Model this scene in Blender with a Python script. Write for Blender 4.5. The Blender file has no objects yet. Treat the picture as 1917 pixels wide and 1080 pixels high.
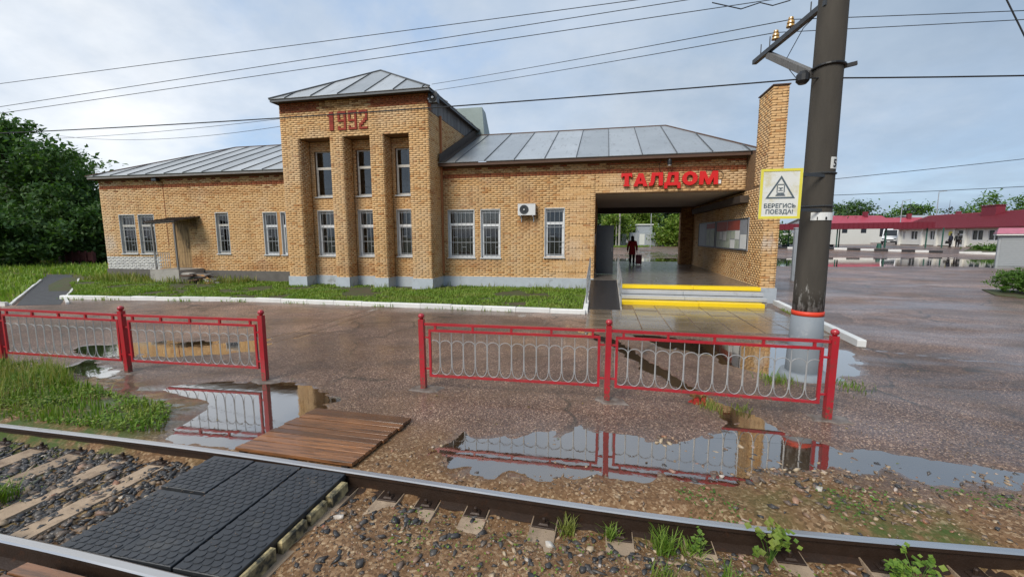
import bpy, math, random
import numpy as np
from mathutils import Vector, Matrix, noise as mnoise
R = math.radians
random.seed(7)
rng = np.random.default_rng(11)
scene = bpy.context.scene
COL = scene.collection

# ------------------------------------------------------------------ camera, sky, sun, exposure
CAM_H = 2.15
cam = bpy.data.cameras.new('camera')
cam_o = bpy.data.objects.new('camera', cam)
COL.objects.link(cam_o)
cam.sensor_width = 36.0
cam.lens = 14.95
cam.clip_start = 0.05
cam.clip_end = 3000
_p, _r, _y = 0.12292, -0.00256, -0.20852          # pitch down, roll, yaw to the left
fw0 = Vector((math.sin(_y), math.cos(_y), 0)); r0 = Vector((math.cos(_y), -math.sin(_y), 0)); u0 = Vector((0, 0, 1))
fw = math.cos(_p) * fw0 - math.sin(_p) * u0
up = math.sin(_p) * fw0 + math.cos(_p) * u0
rt = math.cos(_r) * r0 + math.sin(_r) * up
up2 = -math.sin(_r) * r0 + math.cos(_r) * up
M3 = Matrix((rt, up2, -fw)).transposed()
cam_o.matrix_world = Matrix.Translation((0, 0, CAM_H)) @ M3.to_4x4()
scene.camera = cam_o

SUN_EL, SUN_AZ = R(42), R(205)      # the soft light comes from behind the camera, a little from the left
scene.view_settings.view_transform = 'Standard'
scene.view_settings.look = 'None'
scene.view_settings.gamma = 1
scene.view_settings.use_curve_mapping = False
scene.view_settings.exposure = 1.10
scene.render.engine = 'CYCLES'
scene.cycles.max_bounces = 6
scene.cycles.transparent_max_bounces = 12
scene.cycles.caustics_reflective = False
scene.cycles.caustics_refractive = False

sun = bpy.data.lights.new('sun', 'SUN')
sun.energy = 1.5
sun.angle = R(24)
sun.color = (1.0, 0.94, 0.84)
sun_o = bpy.data.objects.new('sun', sun)
COL.objects.link(sun_o)
sd = Vector((math.sin(SUN_AZ) * math.cos(SUN_EL), math.cos(SUN_AZ) * math.cos(SUN_EL), math.sin(SUN_EL)))
sun_o.rotation_euler = sd.to_track_quat('Z', 'Y').to_euler()
sun_o.location = sd * 60


class T:
    """small helper round a node tree"""
    def __init__(s, tree):
        s.t = tree; tree.nodes.clear()
    def n(s, typ, **kw):
        nd = s.t.nodes.new(typ)
        for k, v in kw.items():
            if k.startswith('i_'):
                key = k[2:]
                key = int(key) if key.isdigit() else key.replace('_', ' ')
                s.set(nd.inputs[key], v)
            else:
                setattr(nd, k, v)
        return nd
    def set(s, sock, v):
        if isinstance(v, bpy.types.NodeSocket): s.t.links.new(v, sock)
        elif isinstance(v, bpy.types.Node): s.t.links.new(v.outputs[0], sock)
        else:
            if sock.type == 'RGBA' and len(v) == 3: v = (*v, 1)
            sock.default_value = v
    def math(s, op, a, b=None, c=None, clamp=False):
        nd = s.t.nodes.new('ShaderNodeMath'); nd.operation = op; nd.use_clamp = clamp
        s.set(nd.inputs[0], a)
        if b is not None: s.set(nd.inputs[1], b)
        if c is not None: s.set(nd.inputs[2], c)
        return nd.outputs[0]
    def mix(s, f, a, b, blend='MIX'):
        nd = s.t.nodes.new('ShaderNodeMix'); nd.data_type = 'RGBA'; nd.blend_type = blend
        s.set(nd.inputs[0], f); s.set(nd.inputs[6], a); s.set(nd.inputs[7], b)
        return nd.outputs[2]
    def ramp(s, f, stops, interp='LINEAR'):
        nd = s.t.nodes.new('ShaderNodeValToRGB'); cr = nd.color_ramp; cr.interpolation = interp
        while len(cr.elements) < len(stops): cr.elements.new(0.5)
        for e, (p, c) in zip(cr.elements, stops):
            e.position = p
            e.color = (*c, 1) if hasattr(c, '__len__') else (c, c, c, 1)
        s.set(nd.inputs[0], f)
        return nd.outputs[0]
    def noise(s, vec, scale, detail=4, rough=0.55, dist=0.0):
        nd = s.t.nodes.new('ShaderNodeTexNoise')
        if vec is not None: s.set(nd.inputs['Vector'], vec)
        nd.inputs['Scale'].default_value = scale; nd.inputs['Detail'].default_value = detail
        nd.inputs['Roughness'].default_value = rough; nd.inputs['Distortion'].default_value = dist
        return nd.outputs[0]
    def voro(s, vec, scale, out='Color', feature='F1'):
        nd = s.t.nodes.new('ShaderNodeTexVoronoi'); nd.feature = feature
        s.set(nd.inputs['Vector'], vec); nd.inputs['Scale'].default_value = scale
        return nd.outputs[out]
    def pos(s):
        return s.n('ShaderNodeNewGeometry').outputs['Position']
    def scl(s, vec, sc):
        nd = s.t.nodes.new('ShaderNodeMapping'); s.set(nd.inputs[0], vec); nd.inputs['Scale'].default_value = sc
        return nd.outputs[0]
    def bump(s, h, strength=0.5, dist=0.01):
        nd = s.t.nodes.new('ShaderNodeBump'); s.set(nd.inputs['Height'], h)
        nd.inputs['Strength'].default_value = strength; nd.inputs['Distance'].default_value = dist
        return nd.outputs[0]


w = bpy.data.worlds.new('World'); scene.world = w; w.use_nodes = True
t = T(w.node_tree)
sky = t.n('ShaderNodeTexSky', sky_type='NISHITA', sun_disc=False, sun_elevation=SUN_EL, sun_rotation=SUN_AZ,
          air_density=1.0, dust_density=1.5, ozone_density=1.5)
dirn = t.n('ShaderNodeTexCoord').outputs['Generated']
sx = t.n('ShaderNodeSeparateXYZ'); t.set(sx.inputs[0], dirn)
zz = t.math('MAXIMUM', sx.outputs[2], 0.0)
den = t.math('ADD', zz, 0.34)
cx = t.n('ShaderNodeCombineXYZ')
t.set(cx.inputs[0], t.math('DIVIDE', sx.outputs[0], den)); t.set(cx.inputs[1], t.math('DIVIDE', sx.outputs[1], den))
n1 = t.noise(cx.outputs[0], 0.8, 7, 0.56, 0.3)
n2 = t.noise(t.scl(cx.outputs[0], (1.0, 1.0, 1)), 1.5, 6, 0.6)
west = t.math('ADD', t.math('MULTIPLY', sx.outputs[0], -0.55), t.math('MULTIPLY', sx.outputs[1], 0.05))   # thinner cloud to the left
cover = t.math('ADD', t.math('MULTIPLY', west, -0.20), n1)
mask = t.ramp(cover, [(0.30, 0.0), (0.42, 0.75), (0.56, 1.0)])
lump = t.math('ADD', t.math('MULTIPLY', n2, 0.75), t.math('MULTIPLY', west, 0.50))
cloud = t.ramp(lump, [(0.06, (1.45, 1.95, 2.65)), (0.28, (2.05, 2.55, 3.2)), (0.48, (2.95, 3.3, 3.75)), (0.72, (4.9, 5.0, 5.1))])
blue = t.mix(0.6, sky.outputs[0], (1.6, 2.6, 4.1))
skyc = t.mix(mask, blue, cloud)
bg = t.n('ShaderNodeBackground', i_Color=skyc, i_Strength=0.1)
out = t.n('ShaderNodeOutputWorld'); t.t.links.new(bg.outputs[0], out.inputs[0])


# ------------------------------------------------------------------ materials
def newmat(name):
    m = bpy.data.materials.new(name); m.use_nodes = True
    return m, T(m.node_tree)
def finish(t, bsdf):
    o = t.n('ShaderNodeOutputMaterial'); t.t.links.new(bsdf.outputs[0] if hasattr(bsdf, 'outputs') else bsdf, o.inputs[0])
def pb(t, **kw):
    nd = t.t.nodes.new('ShaderNodeBsdfPrincipled')
    for k, v in kw.items(): t.set(nd.inputs[k.replace('_', ' ')], v)
    return nd
def simple(name, col, rough=0.6, metal=0.0, var=0.25, sc=6.0, bump=0.0, bsc=60.0, spec=0.5, stretch=(1, 1, 1), dirt=None, coat=0.0, obj_var=0.0):
    """a colour with broad and fine natural variation, optional dirt and grain"""
    m, t = newmat(name)
    P = t.scl(t.pos(), stretch)
    a = t.noise(P, sc, 5, 0.6)
    k = t.math('ADD', t.math('MULTIPLY', t.math('SUBTRACT', a, 0.5), var * 2), 1.0)
    if obj_var:
        oi = t.n('ShaderNodeObjectInfo').outputs['Random']
        k = t.math('MULTIPLY', k, t.math('ADD', t.math('MULTIPLY', t.math('SUBTRACT', oi, 0.5), obj_var * 2), 1.0))
    c = t.mix(1.0, col, t.n('ShaderNodeCombineColor', i_0=k, i_1=k, i_2=k).outputs[0], 'MULTIPLY')
    if dirt:
        dcol, amount, dsc = dirt
        d = t.ramp(t.noise(P, dsc, 6, 0.65), [(1 - amount - 0.12, 0.0), (1 - amount + 0.12, 1.0)])
        c = t.mix(d, c, dcol)
    kw = dict(Base_Color=c, Roughness=rough, Metallic=metal)
    b = pb(t, **kw)
    b.inputs['Specular IOR Level'].default_value = spec
    if coat: b.inputs['Coat Weight'].default_value = coat; b.inputs['Coat Roughness'].default_value = 0.12
    if bump: t.set(b.inputs['Normal'], t.bump(t.noise(P, bsc, 4), bump, 0.01))
    rv = t.math('ADD', t.math('MULTIPLY', t.math('SUBTRACT', t.noise(P, sc * 1.7, 3), 0.5), 0.3), rough, clamp=True)
    t.set(b.inputs['Roughness'], rv)
    finish(t, b)
    return m
def islands(name, stops, rough=0.8, bump=0.0, bsc=80, spec=0.4, trans=0.0, noise_var=0.2, nsc=4.0, streak=0.0, coat=0.0, stains=(), patch=None):
    """every separate piece takes its own tone from the ramp"""
    m, t = newmat(name)
    P = t.pos()
    ri = t.n('ShaderNodeNewGeometry').outputs['Random Per Island']
    oi = t.n('ShaderNodeObjectInfo').outputs['Random']
    f = t.math('FRACT', t.math('ADD', ri, t.math('MULTIPLY', oi, 7.31)))
    c = t.ramp(f, stops)
    nv = t.math('ADD', t.math('MULTIPLY', t.math('SUBTRACT', t.noise(P, nsc, 5, 0.65), 0.5), noise_var * 2), 1.0)
    c = t.mix(1.0, c, t.n('ShaderNodeCombineColor', i_0=nv, i_1=nv, i_2=nv).outputs[0], 'MULTIPLY')
    if patch: c = t.mix(t.ramp(t.noise(P, patch[1], 5, .6), [(.48, 0), (.66, patch[2])]), c, patch[0])
    if streak:
        s = t.ramp(t.noise(t.scl(P, (2.2, 2.2, 0.35)), 1.1, 6, 0.7), [(0.52, 0.0), (0.72, streak)])
        c = t.mix(s, c, (0.20, 0.105, 0.045))
        s2 = t.ramp(t.noise(t.scl(P, (0.5, 0.5, 5.0)), 1.6, 5, 0.7), [(0.55, 0.0), (0.75, streak * 0.8)])
        c = t.mix(s2, c, (0.24, 0.12, 0.05))
    for (sx0, sy0, sz0), (ra, rz_), col_, am in stains:
        vs_ = t.n('ShaderNodeVectorMath', operation='SUBTRACT'); t.set(vs_.inputs[0], P); vs_.inputs[1].default_value = (sx0, sy0, sz0)
        ln = t.n('ShaderNodeVectorMath', operation='LENGTH'); t.set(ln.inputs[0], t.scl(vs_.outputs[0], (1 / ra, 1 / ra, 1 / rz_)))
        fd = t.math('SUBTRACT', t.math('ADD', 1.0, t.math('MULTIPLY', t.math('SUBTRACT', t.noise(t.scl(P, (3, 3, 1.2)), 2.0, 5, .7), .5), 2.2)), ln.outputs['Value'])
        c = t.mix(t.ramp(fd, [(.05, 0), (.75, am)]), c, col_)
    b = pb(t, Base_Color=c, Roughness=rough); b.inputs['Specular IOR Level'].default_value = spec
    if coat: b.inputs['Coat Weight'].default_value = coat; b.inputs['Coat Roughness'].default_value = 0.2
    if bump: t.set(b.inputs['Normal'], t.bump(t.noise(P, bsc, 4), bump, 0.006))
    if trans:
        tr = t.n('ShaderNodeBsdfTranslucent', i_Color=t.mix(1.0, c, (1.3, 1.5, 0.6, 1), 'MULTIPLY'))
        ms = t.n('ShaderNodeMixShader', i_0=trans); t.t.links.new(b.outputs[0], ms.inputs[1]); t.t.links.new(tr.outputs[0], ms.inputs[2])
        finish(t, ms)
    else: finish(t, b)
    return m

M = {}
_rust, _soot, _pale = (.34, .14, .045), (.05, .035, .025), (.58, .52, .45)
BST = [((-18.9, 16.85, .95), (1.0, .55), _rust, .8), ((-19.0, 16.85, 2.75), (.55, .5), _soot, .75), ((-24.2, 16.85, 1.75), (.6, .6), _pale, .6), ((-15.5, 16.85, .75), (1.6, .35), _rust, .55),
       ((-2.9, 16.85, 2.65), (.55, .5), _rust, .6), ((-2.9, 16.85, 3.65), (.5, .5), _rust, .45), ((-5.1, 16.85, 1.0), (1.3, .4), _rust, .4), ((-9.7, 16.2, .75), (3.3, .35), _rust, .4),
       ((5.1, 14.8, 1.9), (.3, .35), _pale, .7), ((2.0, 16.85, 4.75), (4.0, .22), _rust, .5), ((-18, 16.85, 4.2), (5.0, .22), _rust, .4), ((-1.2, 16.85, 1.6), (.8, .7), _pale, .35)]
M['brick'] = islands('yellow_brick', [(0, (.66, .415, .19)), (.2, (.70, .46, .23)), (.45, (.64, .39, .175)), (.65, (.68, .435, .205)), (.88, (.61, .355, .15)), (.97, (.52, .265, .10)), (1, (.43, .20, .075))], 0.82, 0.35, 90, streak=0.34, noise_var=.15, nsc=.6, patch=((.62, .50, .36), .55, .4), stains=BST)
M['brick_red'] = islands('red_brick', [(0, (.30, .085, .035)), (.4, (.36, .11, .045)), (.75, (.25, .07, .03)), (1, (.40, .17, .07))], 0.85, 0.35, 90, streak=0.3)
M['brick_white'] = islands('white_painted_brick', [(0, (.55, .55, .54)), (.5, (.62, .62, .60)), (1, (.45, .45, .45))], 0.8, 0.3, 90, noise_var=.3, nsc=5)
M['brick_brown'] = islands('brown_brick', [(0, (.40, .215, .085)), (.4, (.46, .26, .105)), (.75, (.33, .165, .062)), (1, (.25, .11, .045))], 0.82, 0.35, 90, streak=0.4)
M['mortar'] = simple('mortar', (.20, .118, .06), .95, var=.35, sc=9, bump=.5, bsc=120)
M['plinth'] = simple('grey_painted_plinth', (.40, .44, .48), .75, var=.18, sc=2.5, bump=.25, bsc=40, dirt=((.17, .16, .14), .30, 2.2))
M['plinth_dark'] = simple('bare_concrete_plinth', (.115, .105, .095), .9, var=.4, sc=3, bump=.5, bsc=40)
M['concrete'] = simple('concrete', (.33, .31, .28), .85, var=.25, sc=4, bump=.4, bsc=60, dirt=((.12, .11, .09), .35, 3))
M['footing'] = simple('worn_concrete_footing', (.19, .16, .14), .7, var=.35, sc=7, bump=.4, bsc=60, dirt=((.10, .075, .06), .5, 6), coat=.2)
def roof_mat():
    m, t = newmat('galvanised_roof')
    P = t.pos()
    a = t.noise(P, .6, 5, .6); b2 = t.noise(t.scl(P, (1, 1, 1)), 7, 4)
    oi = t.n('ShaderNodeObjectInfo').outputs['Random']
    v = t.math('ADD', t.math('MULTIPLY', a, .55), t.math('MULTIPLY', oi, .45))
    c = t.ramp(v, [(.2, (.31, .33, .34)), (.5, (.43, .45, .46)), (.8, (.56, .58, .59))])
    c = t.mix(t.ramp(t.noise(t.scl(P, (3, .6, .6)), 2.2, 6, .7), [(.56, 0), (.74, .7)]), c, (.16, .15, .14))
    b = pb(t, Base_Color=c, Metallic=.55, Roughness=t.math('ADD', .26, t.math('MULTIPLY', b2, .2)))
    t.set(b.inputs['Normal'], t.bump(t.noise(t.scl(P, (1, .8, .8)), 1.6, 3), .35, .05))
    finish(t, b); return m
M['roof'] = roof_mat()
M['seam'] = simple('roof_seam', (.10, .105, .11), .5, .4, var=.2)
M['fascia'] = simple('brown_fascia_board', (.085, .045, .028), .7, var=.35, sc=4, bump=.3, bsc=30, stretch=(1, 1, 6))
M['soffit'] = simple('dark_soffit', (.06, .045, .035), .8, var=.3)
M['board'] = simple('weathered_grey_board', (.16, .155, .15), .8, var=.4, sc=6, stretch=(2, 2, .3), bump=.4, bsc=30, obj_var=.3)
M['pvc'] = simple('white_window_frame', (.66, .67, .68), .4, var=.08, sc=5, dirt=((.35, .34, .32), .2, 6))
M['oldframe'] = simple('weathered_window_frame', (.50, .48, .44), .6, var=.25, sc=10, dirt=((.2, .17, .13), .35, 8))
M['sill'] = simple('tin_sill', (.55, .56, .56), .45, .3, var=.15)
M['bar'] = simple('pale_bar', (.42, .44, .46), .5, .2, var=.15)
M['darkbar'] = simple('dark_bar', (.05, .055, .06), .5, .3, var=.2)
M['curtain'] = simple('pale_curtain', (.48, .50, .48), .9, var=.25, sc=3, stretch=(5, 5, .4))
M['room'] = simple('dim_room', (.05, .048, .045), .9, var=.4, sc=1.5)
def glass_mat(name, tint=(.75, .8, .82), ior=1.55):
    m, t = newmat(name)
    P = t.pos()
    nrm = t.bump(t.noise(P, 2.2, 2), .06, .02)
    gl = t.n('ShaderNodeBsdfGlossy', i_Color=(.95, .97, 1), i_Roughness=.02, i_Normal=nrm)
    tr = t.n('ShaderNodeBsdfTransparent', i_Color=tint)
    f = t.n('ShaderNodeFresnel', i_IOR=ior)
    ms = t.n('ShaderNodeMixShader', i_0=t.math('ADD', t.math('MULTIPLY', f.outputs[0], 1.1), .01, clamp=True)); t.t.links.new(tr.outputs[0], ms.inputs[1]); t.t.links.new(gl.outputs[0], ms.inputs[2])
    finish(t, ms); return m
M['glass'] = glass_mat('window_glass', (.52, .57, .6))
M['housing'] = simple('dull_green_sheet', (.22, .27, .26), .5, .2, var=.25, sc=1.2)
M['yellow'] = simple('yellow_paint', (.90, .62, .008), .42, var=.10, sc=3, dirt=((.30, .21, .05), .20, 3.5), bump=.15, coat=.3)
M['steplight'] = simple('grey_step_paint', (.42, .43, .44), .6, var=.2, sc=3, dirt=((.2, .19, .18), .3, 3), coat=.3)
M['floor'] = simple('wet_stone_floor', (.15, .125, .105), .30, var=.4, sc=1.4, bump=.12, bsc=8, coat=.4)
M['ceiling'] = simple('dim_plaster', (.50, .46, .42), .9, var=.25, sc=1)
M['darkwood'] = simple('dark_wood', (.05, .035, .025), .7, var=.3)
M['door_grey'] = simple('dark_grey_steel_door', (.045, .05, .056), .5, .1, var=.2)
M['door_wood'] = simple('weathered_wooden_door', (.34, .22, .10), .75, var=.35, sc=4, stretch=(6, 6, .6), bump=.3, bsc=30, dirt=((.11, .065, .03), .45, 2.5))
M['paper'] = simple('paper', (.72, .73, .72), .8, var=.1)
M['red_letter'] = simple('red_letter_plastic', (.62, .010, .009), .38, var=.12, sc=3)
M['red_side'] = simple('red_letter_side', (.42, .01, .01), .5, var=.12, sc=3)
M['white_case'] = simple('white_metal_case', (.62, .63, .63), .45, var=.08, dirt=((.35, .33, .3), .2, 5))
M['black'] = simple('black_plastic', (.012, .012, .013), .45, var=.2)
M['steel'] = simple('galvanised_steel', (.48, .50, .52), .38, .7, var=.2)
M['white_kerb'] = simple('whitewashed_kerb', (.68, .68, .66), .75, var=.14, sc=3, bump=.3, bsc=50, dirt=((.25, .23, .2), .24, 5), obj_var=.08)
M['black_kerb'] = simple('black_kerb', (.025, .025, .027), .6, var=.3)
M['tile'] = simple('wet_paving_slab', (.165, .125, .085), .24, var=.35, sc=1.1, bump=.15, bsc=20, coat=.5, obj_var=.18)
M['rampmat'] = simple('black_ramp_cover', (.022, .022, .024), .45, var=.5, sc=60, bump=.6, bsc=110, coat=.2)
M['fence_red'] = simple('red_fence_paint', (.40, .014, .026), .3, var=.2, sc=5, dirt=((.26, .022, .02), .25, 9), coat=.5)
def fence_mat():
    m, t = newmat('chipped_red_fence_paint')
    P = t.pos(); s = t.n('ShaderNodeSeparateXYZ'); t.set(s.inputs[0], P)
    a = t.noise(P, 3, 5, .6)
    c = t.mix(a, (.30, .011, .022), (.47, .020, .032))
    foot = t.math('MULTIPLY', t.math('SUBTRACT', .30, s.outputs[2], clamp=True), .55)
    ch = t.ramp(t.math('ADD', t.noise(P, 26, 6, .7), foot), [(.60, 0), (.66, 1)])
    c = t.mix(ch, c, t.mix(t.noise(P, 60, 3), (.09, .03, .016), (.22, .085, .05)))
    gr = t.ramp(t.math('ADD', t.noise(P, 7, 5, .7), foot), [(.52, 0), (.78, .55)])
    c = t.mix(gr, c, (.13, .055, .045))
    b = pb(t, Base_Color=c, Roughness=t.math('ADD', .30, t.math('MULTIPLY', ch, .4)))
    b.inputs['Coat Weight'].default_value = .3; b.inputs['Coat Roughness'].default_value = .15
    t.set(b.inputs['Normal'], t.bump(t.noise(P, 40, 4), .2, .004)); finish(t, b); return m
M['fence_red'] = fence_mat()
M['fence_grey'] = simple('grey_fence_rod', (.38, .385, .39), .45, .3, var=.25, sc=9)
M['pole'] = simple('aged_concrete_pole', (.05, .043, .035), .85, var=.45, sc=2.2, stretch=(3, 3, .5), bump=.35, bsc=30)
def pole_wash():
    m, t = newmat('flaked_whitewash')
    P = t.pos(); s = t.n('ShaderNodeSeparateXYZ'); t.set(s.inputs[0], P)
    nz = t.noise(t.scl(P, (9, 9, 3.2)), 1.8, 6, .72)
    band = t.math('MULTIPLY', t.math('SUBTRACT', 1.75, s.outputs[2]), .42)
    f = t.ramp(t.math('ADD', nz, band), [(.72, 0), (.84, 1)])
    c = t.mix(f, t.mix(t.noise(t.scl(P, (3, 3, .5)), 2.2, 5), (.03, .026, .021), (.075, .065, .052)), t.mix(t.noise(P, 14, 4), (.22, .21, .19), (.40, .39, .37)))
    b = pb(t, Base_Color=c, Roughness=.85); t.set(b.inputs['Normal'], t.bump(nz, .5, .01)); finish(t, b); return m
M['pole_wash'] = pole_wash()
M['pole_paint'] = simple('grey_pole_paint', (.20, .225, .25), .6, var=.2, sc=3, bump=.2, bsc=40, dirt=((.42, .43, .43), .25, 4))
M['orange'] = simple('orange_red_band', (.66, .05, .018), .5, var=.15)
M['amber'] = simple('amber_glass', (.42, .25, .06), .2, var=.2, coat=.6)
M['sign_yellow'] = simple('sign_yellow', (.70, .63, .07), .45, var=.1, sc=8)
M['sign_white'] = simple('sign_white', (.68, .69, .66), .5, var=.1, sc=8, dirt=((.55, .50, .28), .35, 7))
M['sign_ink'] = simple('faded_sign_ink', (.075, .105, .13), .6, var=.4, sc=60)
M['wire'] = simple('wire', (.012, .013, .016), .6, var=.1)
M['rail'] = simple('rusty_rail_side', (.034, .019, .012), .55, .3, var=.4, sc=9, bump=.3, bsc=60, dirt=((.075, .03, .014), .3, 12))
M['railtop'] = simple('worn_rail_top', (.60, .58, .56), .32, .95, var=.12, sc=3, stretch=(.2, 8, 1))
M['sleeper'] = simple('concrete_sleeper', (.34, .25, .17), .85, var=.3, sc=7, bump=.4, bsc=60, dirt=((.15, .10, .065), .4, 6), obj_var=.15)
M['rubber'] = simple('wet_black_rubber', (.026, .029, .034), .46, var=.4, sc=5, bump=.15, bsc=120, coat=.12, dirt=((.085, .082, .076), .34, 4))  # lighter dirty patches, also painting uneven sheen into the colour
M['rubber_side'] = simple('rubber_edge', (.03, .028, .024), .7, var=.4)
M['oldtimber'] = simple('chipped_timber_edge', (.50, .40, .20), .8, var=.4, sc=14, dirt=((.04, .04, .03), .5, 9))
M['date_red'] = islands('date_brick', [(0, (.24, .035, .022)), (.5, (.30, .05, .03)), (1, (.20, .03, .02))], .85, .3, 90)
M['plank'] = simple('wet_stained_plank', (.205, .088, .035), .42, var=.55, sc=2.5, stretch=(.8, 9, 6), bump=.35, bsc=14, coat=.3, obj_var=.5, dirt=((.06, .032, .018), .42, 3))
M['plank_edge'] = simple('dark_timber', (.02, .014, .01), .7, var=.3)
STONES = [(0, (.040, .038, .038)), (.30, (.07, .062, .058)), (.45, (.12, .09, .07)), (.58, (.20, .12, .08)), (.70, (.30, .21, .13)), (.82, (.42, .33, .22)), (.92, (.26, .10, .055)), (1, (.5, .47, .42))]
M['stone'] = islands('ballast_stone', STONES, .55, .5, 60, noise_var=.3, nsc=25, coat=.25)
PEB = [(0, (.06, .052, .048)), (.35, (.16, .11, .075)), (.6, (.26, .18, .11)), (.8, (.36, .27, .17)), (.93, (.24, .11, .06)), (1, (.48, .42, .34))]
M['pebble'] = islands('pebble', PEB, .5, .4, 90, noise_var=.3, nsc=30, coat=.25)
M['darkstone'] = islands('dark_ballast_stone', [(0, (.022, .022, .024)), (.5, (.045, .043, .043)), (.8, (.08, .07, .062)), (1, (.18, .12, .075))], .5, .5, 60, noise_var=.3, nsc=25, coat=.3)
def leaf(name, c0, c1, c2, trans=.3, patch=None): return islands(name, [(0, c0), (.5, c1), (1, c2)], .6, trans=trans, noise_var=.45, nsc=.8, patch=patch)
M['leaf_dark'] = leaf('dark_leaf', (.034, .08, .024), (.058, .125, .034), (.11, .19, .05))
M['leaf_mid'] = leaf('mid_leaf', (.055, .125, .02), (.09, .185, .028), (.14, .25, .04))
M['leaf_bright'] = leaf('bright_leaf', (.075, .15, .016), (.125, .22, .024), (.20, .29, .04), patch=((.22, .21, .05), 2.2, .7))
M['spruce'] = leaf('spruce_needle', (.016, .035, .02), (.026, .05, .027), (.036, .062, .032), .12)
M['grass'] = leaf('grass_blade', (.11, .20, .02), (.165, .275, .03), (.25, .34, .055), patch=((.25, .24, .06), 1.1, .5))
M['grass_dry'] = leaf('seeding_grass', (.13, .18, .03), (.20, .24, .05), (.34, .29, .10))
M['bark'] = simple('bark', (.075, .06, .045), .9, var=.4, sc=8, stretch=(4, 4, .6), bump=.5, bsc=30)
M['soil'] = simple('damp_soil', (.075, .055, .03), .9, var=.4, sc=3, bump=.5, bsc=30, dirt=((.05, .075, .018), .5, 2))
M['path'] = simple('dark_asphalt_path', (.05, .05, .053), .6, var=.3, sc=3, bump=.4, bsc=90)
M['bus_wall'] = simple('cream_render', (.76, .75, .70), .85, var=.08, sc=1.5, dirt=((.45, .42, .36), .18, 1.5))
M['bus_roof'] = simple('crimson_metal_tile', (.19, .018, .030), .65, 0, var=.2, sc=3, bump=.2, bsc=9)
M['bus_fascia'] = simple('crimson_fascia', (.17, .016, .030), .65, var=.15)
M['red_roof'] = simple('bright_red_roof', (.36, .05, .075), .5, var=.2, sc=2)
M['green_post'] = simple('green_post', (.025, .10, .075), .5, .1, var=.2)
M['darkglass'] = simple('dark_far_glass', (.02, .024, .028), .12, var=.3)
M['van_white'] = simple('white_van_paint', (.72, .73, .74), .3, var=.05, coat=.4)
M['shed'] = simple('pale_grey_shutter', (.36, .38, .39), .5, .1, var=.1, dirt=((.28, .28, .27), .2, 3))
M['pink_roof'] = simple('faded_pink_roof', (.42, .14, .19), .5, var=.25, sc=4)
M['coat'] = simple('dark_red_coat', (.40, .02, .03), .85, var=.25, sc=12, bump=.2)
M['trousers'] = simple('black_trousers', (.012, .011, .013), .85, var=.2)
M['navy'] = simple('navy_jacket', (.012, .014, .03), .85, var=.2)
M['skin'] = simple('skin', (.42, .25, .18), .55, var=.08)
M['hair'] = simple('dark_hair', (.018, .012, .009), .6, var=.3)
M['case'] = simple('dark_red_suitcase', (.2, .02, .03), .5, var=.2)
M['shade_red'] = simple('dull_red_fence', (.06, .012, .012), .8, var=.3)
M['litter'] = islands('fallen_leaf_litter', [(0, (.16, .10, .03)), (.4, (.26, .20, .06)), (.7, (.10, .06, .03)), (.9, (.12, .16, .04)), (1, (.6, .58, .52))], .6)
M['far_grey'] = simple('grey_panel', (.30, .33, .36), .6, var=.15)
M['far_white'] = simple('far_white_render', (.60, .61, .58), .8, var=.1)
M['poster_a'] = simple('pale_poster', (.42, .46, .38), .6, var=.3, sc=7, dirt=((.24, .30, .20), .4, 5))
M['poster_b'] = simple('red_poster_head', (.30, .055, .035), .6, var=.3, sc=6)
M['poster_c'] = simple('grey_board', (.28, .29, .32), .55, var=.25, sc=4)
def water_mat():
    m, t = newmat('rain_water')
    P = t.pos()
    nrm = t.bump(t.noise(P, 4, 4), .045, .02)
    gl = t.n('ShaderNodeBsdfGlossy', i_Color=(1, .97, .93), i_Roughness=t.ramp(t.noise(P, 1.3, 5, .65), [(.4, .008), (.68, .075)]), i_Normal=nrm)
    tr = t.n('ShaderNodeBsdfTransparent', i_Color=(.62, .47, .32))
    df = t.n('ShaderNodeBsdfDiffuse', i_Color=(.13, .085, .05))
    a = t.n('ShaderNodeMixShader', i_0=.35); t.t.links.new(tr.outputs[0], a.inputs[1]); t.t.links.new(df.outputs[0], a.inputs[2])
    f = t.n('ShaderNodeFresnel', i_IOR=1.9)
    k = t.math('ADD', t.math('MULTIPLY', f.outputs[0], 1.85), .08, clamp=True)
    ms = t.n('ShaderNodeMixShader', i_0=k); t.t.links.new(a.outputs[0], ms.inputs[1]); t.t.links.new(gl.outputs[0], ms.inputs[2])
    finish(t, ms); return m
M['water'] = water_mat()
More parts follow.
